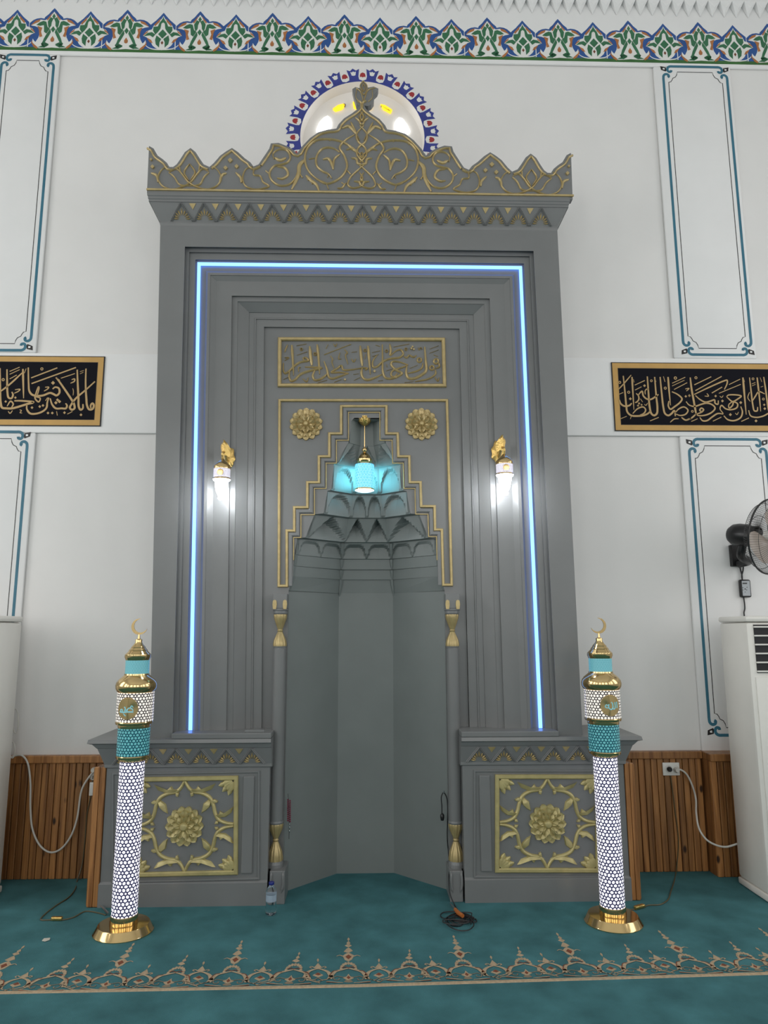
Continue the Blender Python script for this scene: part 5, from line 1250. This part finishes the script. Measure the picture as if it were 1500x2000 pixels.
def plugcable(name, u, v, mcol, pts, label, r=.0065):
    root = tag(empty(name, P(u, v, YS2-.012)), label, 'cable'); c_ = P(u, v, YS2-.012); n = 20
    bm = NB(); loft(bm, [[(c_.x+rr*math.cos(2*math.pi*i/n), yy, c_.z+rr*math.sin(2*math.pi*i/n)) for i in range(n)] for rr, yy in ((.017, YS2-.0135), (.018, YS2-.035), (.013, YS2-.05))], closed=True, cap=True); mk('plug', bm, mcol, root, smooth=True)
    bm = NB(); tube(bm, cr([tuple(p) for p in pts], 6), r, 8); mk('lead', bm, mcol, root, smooth=True); return root
YQ = YP-.045
s5 = lambda x_, y_, Y: P(1200+x_/5, 1440+y_/5, Y)
plugcable('power_cable', 1319.5, 1503, 'cableW', [P(1320, 1503, YQ)]+[s5(x_, y_, Y) for x_, y_, Y in ((640, 315, YQ), (700, 355, YQ), (760, 470, YQ), (795, 600, YQ), (800, 750, .40), (830, 900, .34), (900, 1000, .32), (1000, 1055, .31), (1090, 1070, .30), (1170, 1050, .285), (1200, 1040, .28))], 'white power cable sagging from the double socket to an air conditioner')
bm = NB(); c_ = P(1306.5, 1502, YS2-.0135); n = 18
loft(bm, [[(c_.x+rr*math.cos(2*math.pi*i/n), yy, c_.z+rr*math.sin(2*math.pi*i/n)) for i in range(n)] for rr, yy in ((.016, YS2-.0135), (.017, YS2-.032), (.011, YS2-.042))], closed=True, cap=True); mk('cord_plug', bm, 'dark', LR, smooth=True)
sw = plate('wall_switch', 177, 1527, 188.5, 1553, 'small white switch box on the pine wainscot', 'switch', .02)
bm = NB(); a, b2 = P(178.5, 1531, YS2-.02), P(187, 1549, YS2-.02); box(bm, a.x, b2.x, YS2-.025, YS2-.0195, b2.z, a.z, bev=.003); mk('rocker', bm, 'plast', sw)
s3 = lambda x_, y_, Y=YQ: P(x_/3.125, 1180+y_/3.125, Y)
plugcable('power_cable', 185, 1503, 'cableW', [s3(580, 1010), s3(560, 1035)]+[s3(*q) for q in ((540, 1060), (500, 1130), (470, 1310), (430, 1420), (370, 1495), (310, 1515), (250, 1480), (200, 1380), (186, 1250), (185, 1080), (165, 960), (130, 922), (90, 925))]+[s3(70, 935, .40)], 'white power cable hanging in a deep loop on the wainscot')
bm = NB(); c_ = P(183, 1516, YS2); n = 18
loft(bm, [[(c_.x+rr*math.cos(2*math.pi*i/n), yy, c_.z+rr*math.sin(2*math.pi*i/n)) for i in range(n)] for rr, yy in ((.022, YS2-.0005), (.024, YS2-.012), (.020, YS2-.013), (.018, YS2-.006))], closed=True, cap=True); tag(mk('round_socket', bm, 'plast', smooth=True), 'round white wall socket above the small switch box', 'socket')
for i, (x_, y_, w_, h_) in enumerate(((75, 890, 16, 50), (95, 715, 18, 75))):
    bm = NB()
    pts = [P((x_+w_*math.cos(t))/3.125, 1180+(y_+h_*math.sin(t))/3.125, .335-.006*j) for j in range(3 if i == 0 else 1) for t in [2*math.pi*q/16 for q in range(17)]]
    tube(bm, pts, .004, 6); tag(mk('cable_loop', bm, 'cableW', smooth=True), ('bundled coil of white cable lying on the wainscot ledge', 'single loose loop of thin white cable beside the air conditioner')[i], 'cable')
# water bottle -------------------------------------------------------------------------
g = G(529, 1786); bot = tag(empty('water_bottle', (g.x, g.y, 0)), 'clear plastic water bottle with blue cap standing on the carpet', 'bottle')
zb_ = lambda v_: P(529, v_, g.y).z
kb = mpp(529, 1750, g.y); hB = zb_(1722); c = (g.x, g.y, 0)
bm = NB(); lathe(bm, [(8.5*kb, .002), (10.4*kb, .008)]+[(10.6*kb-.0016*(i % 2), .02+i*.011) for i in range(4)]+[(10.2*kb, .07), (10.2*kb, .115), (10.6*kb, .12), (10.2*kb, .13), (8*kb, hB*.80), (5*kb, hB*.87), (4.4*kb, hB*.90), (4.4*kb, hB*.93)], 32, c); mk('body', bm, 'clear', bot, smooth=True, ang=60)
bm = NB(); lathe(bm, [(10.35*kb, .075), (10.35*kb, .112)], 32, c); mk('label', bm, 'blabel', bot, smooth=True)
bm = NB(); lathe(bm, [(5.0*kb, hB*.915), (5.2*kb, hB*.92), (5.2*kb, hB*.99), (4.8*kb, hB)], 28, c, flute=28, fd=.02); mk('cap', bm, 'capb', bot, smooth=True)
# microphone and its cable ------------------------------------------------------------------
mic = tag(empty('lapel_microphone', G(888, 1790)), 'black lapel microphone hanging in the niche with its cable coiled on the carpet', 'microphone')
YM = YPN+.02
s7 = lambda x_, y_, Y=YM: P(500+x_/3.571, 1500+y_/3.571, Y)
bm = NB(); tube(bm, cr([tuple(s7(*q)) for q in ((1297, 320), (1296, 260), (1293, 200), (1308, 172), (1328, 200), (1337, 280), (1334, 480), (1342, 590))]+[tuple(s7(x_, y_, Y)) for x_, y_, Y in ((1350, 680, .10), (1345, 780, 0), (1355, 880, -.04))]+[tuple(G(888, 1768, .006)), tuple(G(893, 1776, .006))], 6), .0035, 6); mk('cable', bm, 'cableB', mic, smooth=True)
p_ = s7(1299, 335); bm = NB(); lathe(bm, [(0, -.030), (.010, -.026), (.0135, -.012), (.0135, .006), (.008, .014), (.003, .018)], 16, p_); mk('capsule', bm, 'dark', mic, smooth=True)
p_ = s7(1310, 168); bm = NB(); lathe(bm, [(.004, -.006), (.004, .008)], 8, p_); mk('hook', bm, 'steel', mic, smooth=True)
pts = []
rnd = random.Random(3)
for j in range(7):
    cx_ = 897+rnd.uniform(-13, 13); cy_ = 1796+rnd.uniform(-6, 8); rx = rnd.uniform(13, 34); ry = rnd.uniform(4, 16); ph = rnd.uniform(-1.1, 1.1)
    for q in range(7):
        t = 2*math.pi*q/7+j*1.3; pts.append(tuple(G(cx_+rx*math.cos(t)*rnd.uniform(.75, 1.1), cy_+ry*math.sin(t)+7*math.sin(ph)*math.cos(t), .005+.0016*j+.001*(q % 2))))
pts = [tuple(G(906, 1790, .012))]+pts
bm = NB(); tube(bm, cr(pts, 4), .0035, 5); mk('coiled_cable', bm, 'cableB', mic, smooth=True)
bm = NB(); tube(bm, [G(889, 1776, .026), G(895, 1783, .026), G(904, 1789, .024)], [.010, .012, .011], 10); mk('orange_plug', bm, 'copper', mic, smooth=True)
bm = NB(); tube(bm, [G(879, 1764, .024), G(884, 1771, .026), G(889, 1776, .026)], [.003, .007, .008], 8); mk('plug_tip', bm, 'steel', mic, smooth=True)
# prayer beads --------------------------------------------------------------------------
bd = tag(empty('prayer_beads', s7(232, 200)), 'string of dark red prayer beads hanging on the niche wall', 'prayer beads')
bm = NB(); tube(bm, [s7(222, 180), s7(228, 230), s7(232, 430), s7(230, 495)], .0014, 5); mk('string', bm, 'cableB', bd)
proto = None
for i in range(22):
    p_ = s7(230+7*(1 if i % 2 else -1), 222+i*7.2)
    if proto is None:
        bm = NB(); bmesh.ops.create_icosphere(bm, subdivisions=1, radius=.0062); proto = mk('bead', bm, 'bead', None, smooth=True); o = proto
    else: o = proto.copy(); C.objects.link(o)
    o.location = p_; o.parent = bd; o.matrix_parent_inverse = Matrix.Translation(-bd.location)
for y_ in (395, 415, 440):
    bm = NB(); lathe(bm, [(.002, -.008), (.006, -.003), (.006, .003), (.002, .008)], 10, s7(233, y_)); mk('silver_tassel', bm, 'steel', bd, smooth=True)
# small litter -----------------------------------------------------------------------------
p_ = [G(82, 1838, .003), G(86, 1834, .003), G(98, 1833, .003), G(97, 1836, .003), G(88, 1839, .003)]
bm = NB(); poly(bm, p_, NZ, .004); tag(mk('paper_scrap', bm, 'paper'), 'tiny crumpled scrap of pale paper lying on the carpet', 'paper')
bm = NB(); tube(bm, [G(196, 1768, .02), G(201, 1773, .014), G(212, 1785, .010)], [.003, .007, .008], 8); tag(mk('cable_connector', bm, 'steel', smooth=True), 'small silver audio connector lying beside a lamp foot', 'connector')
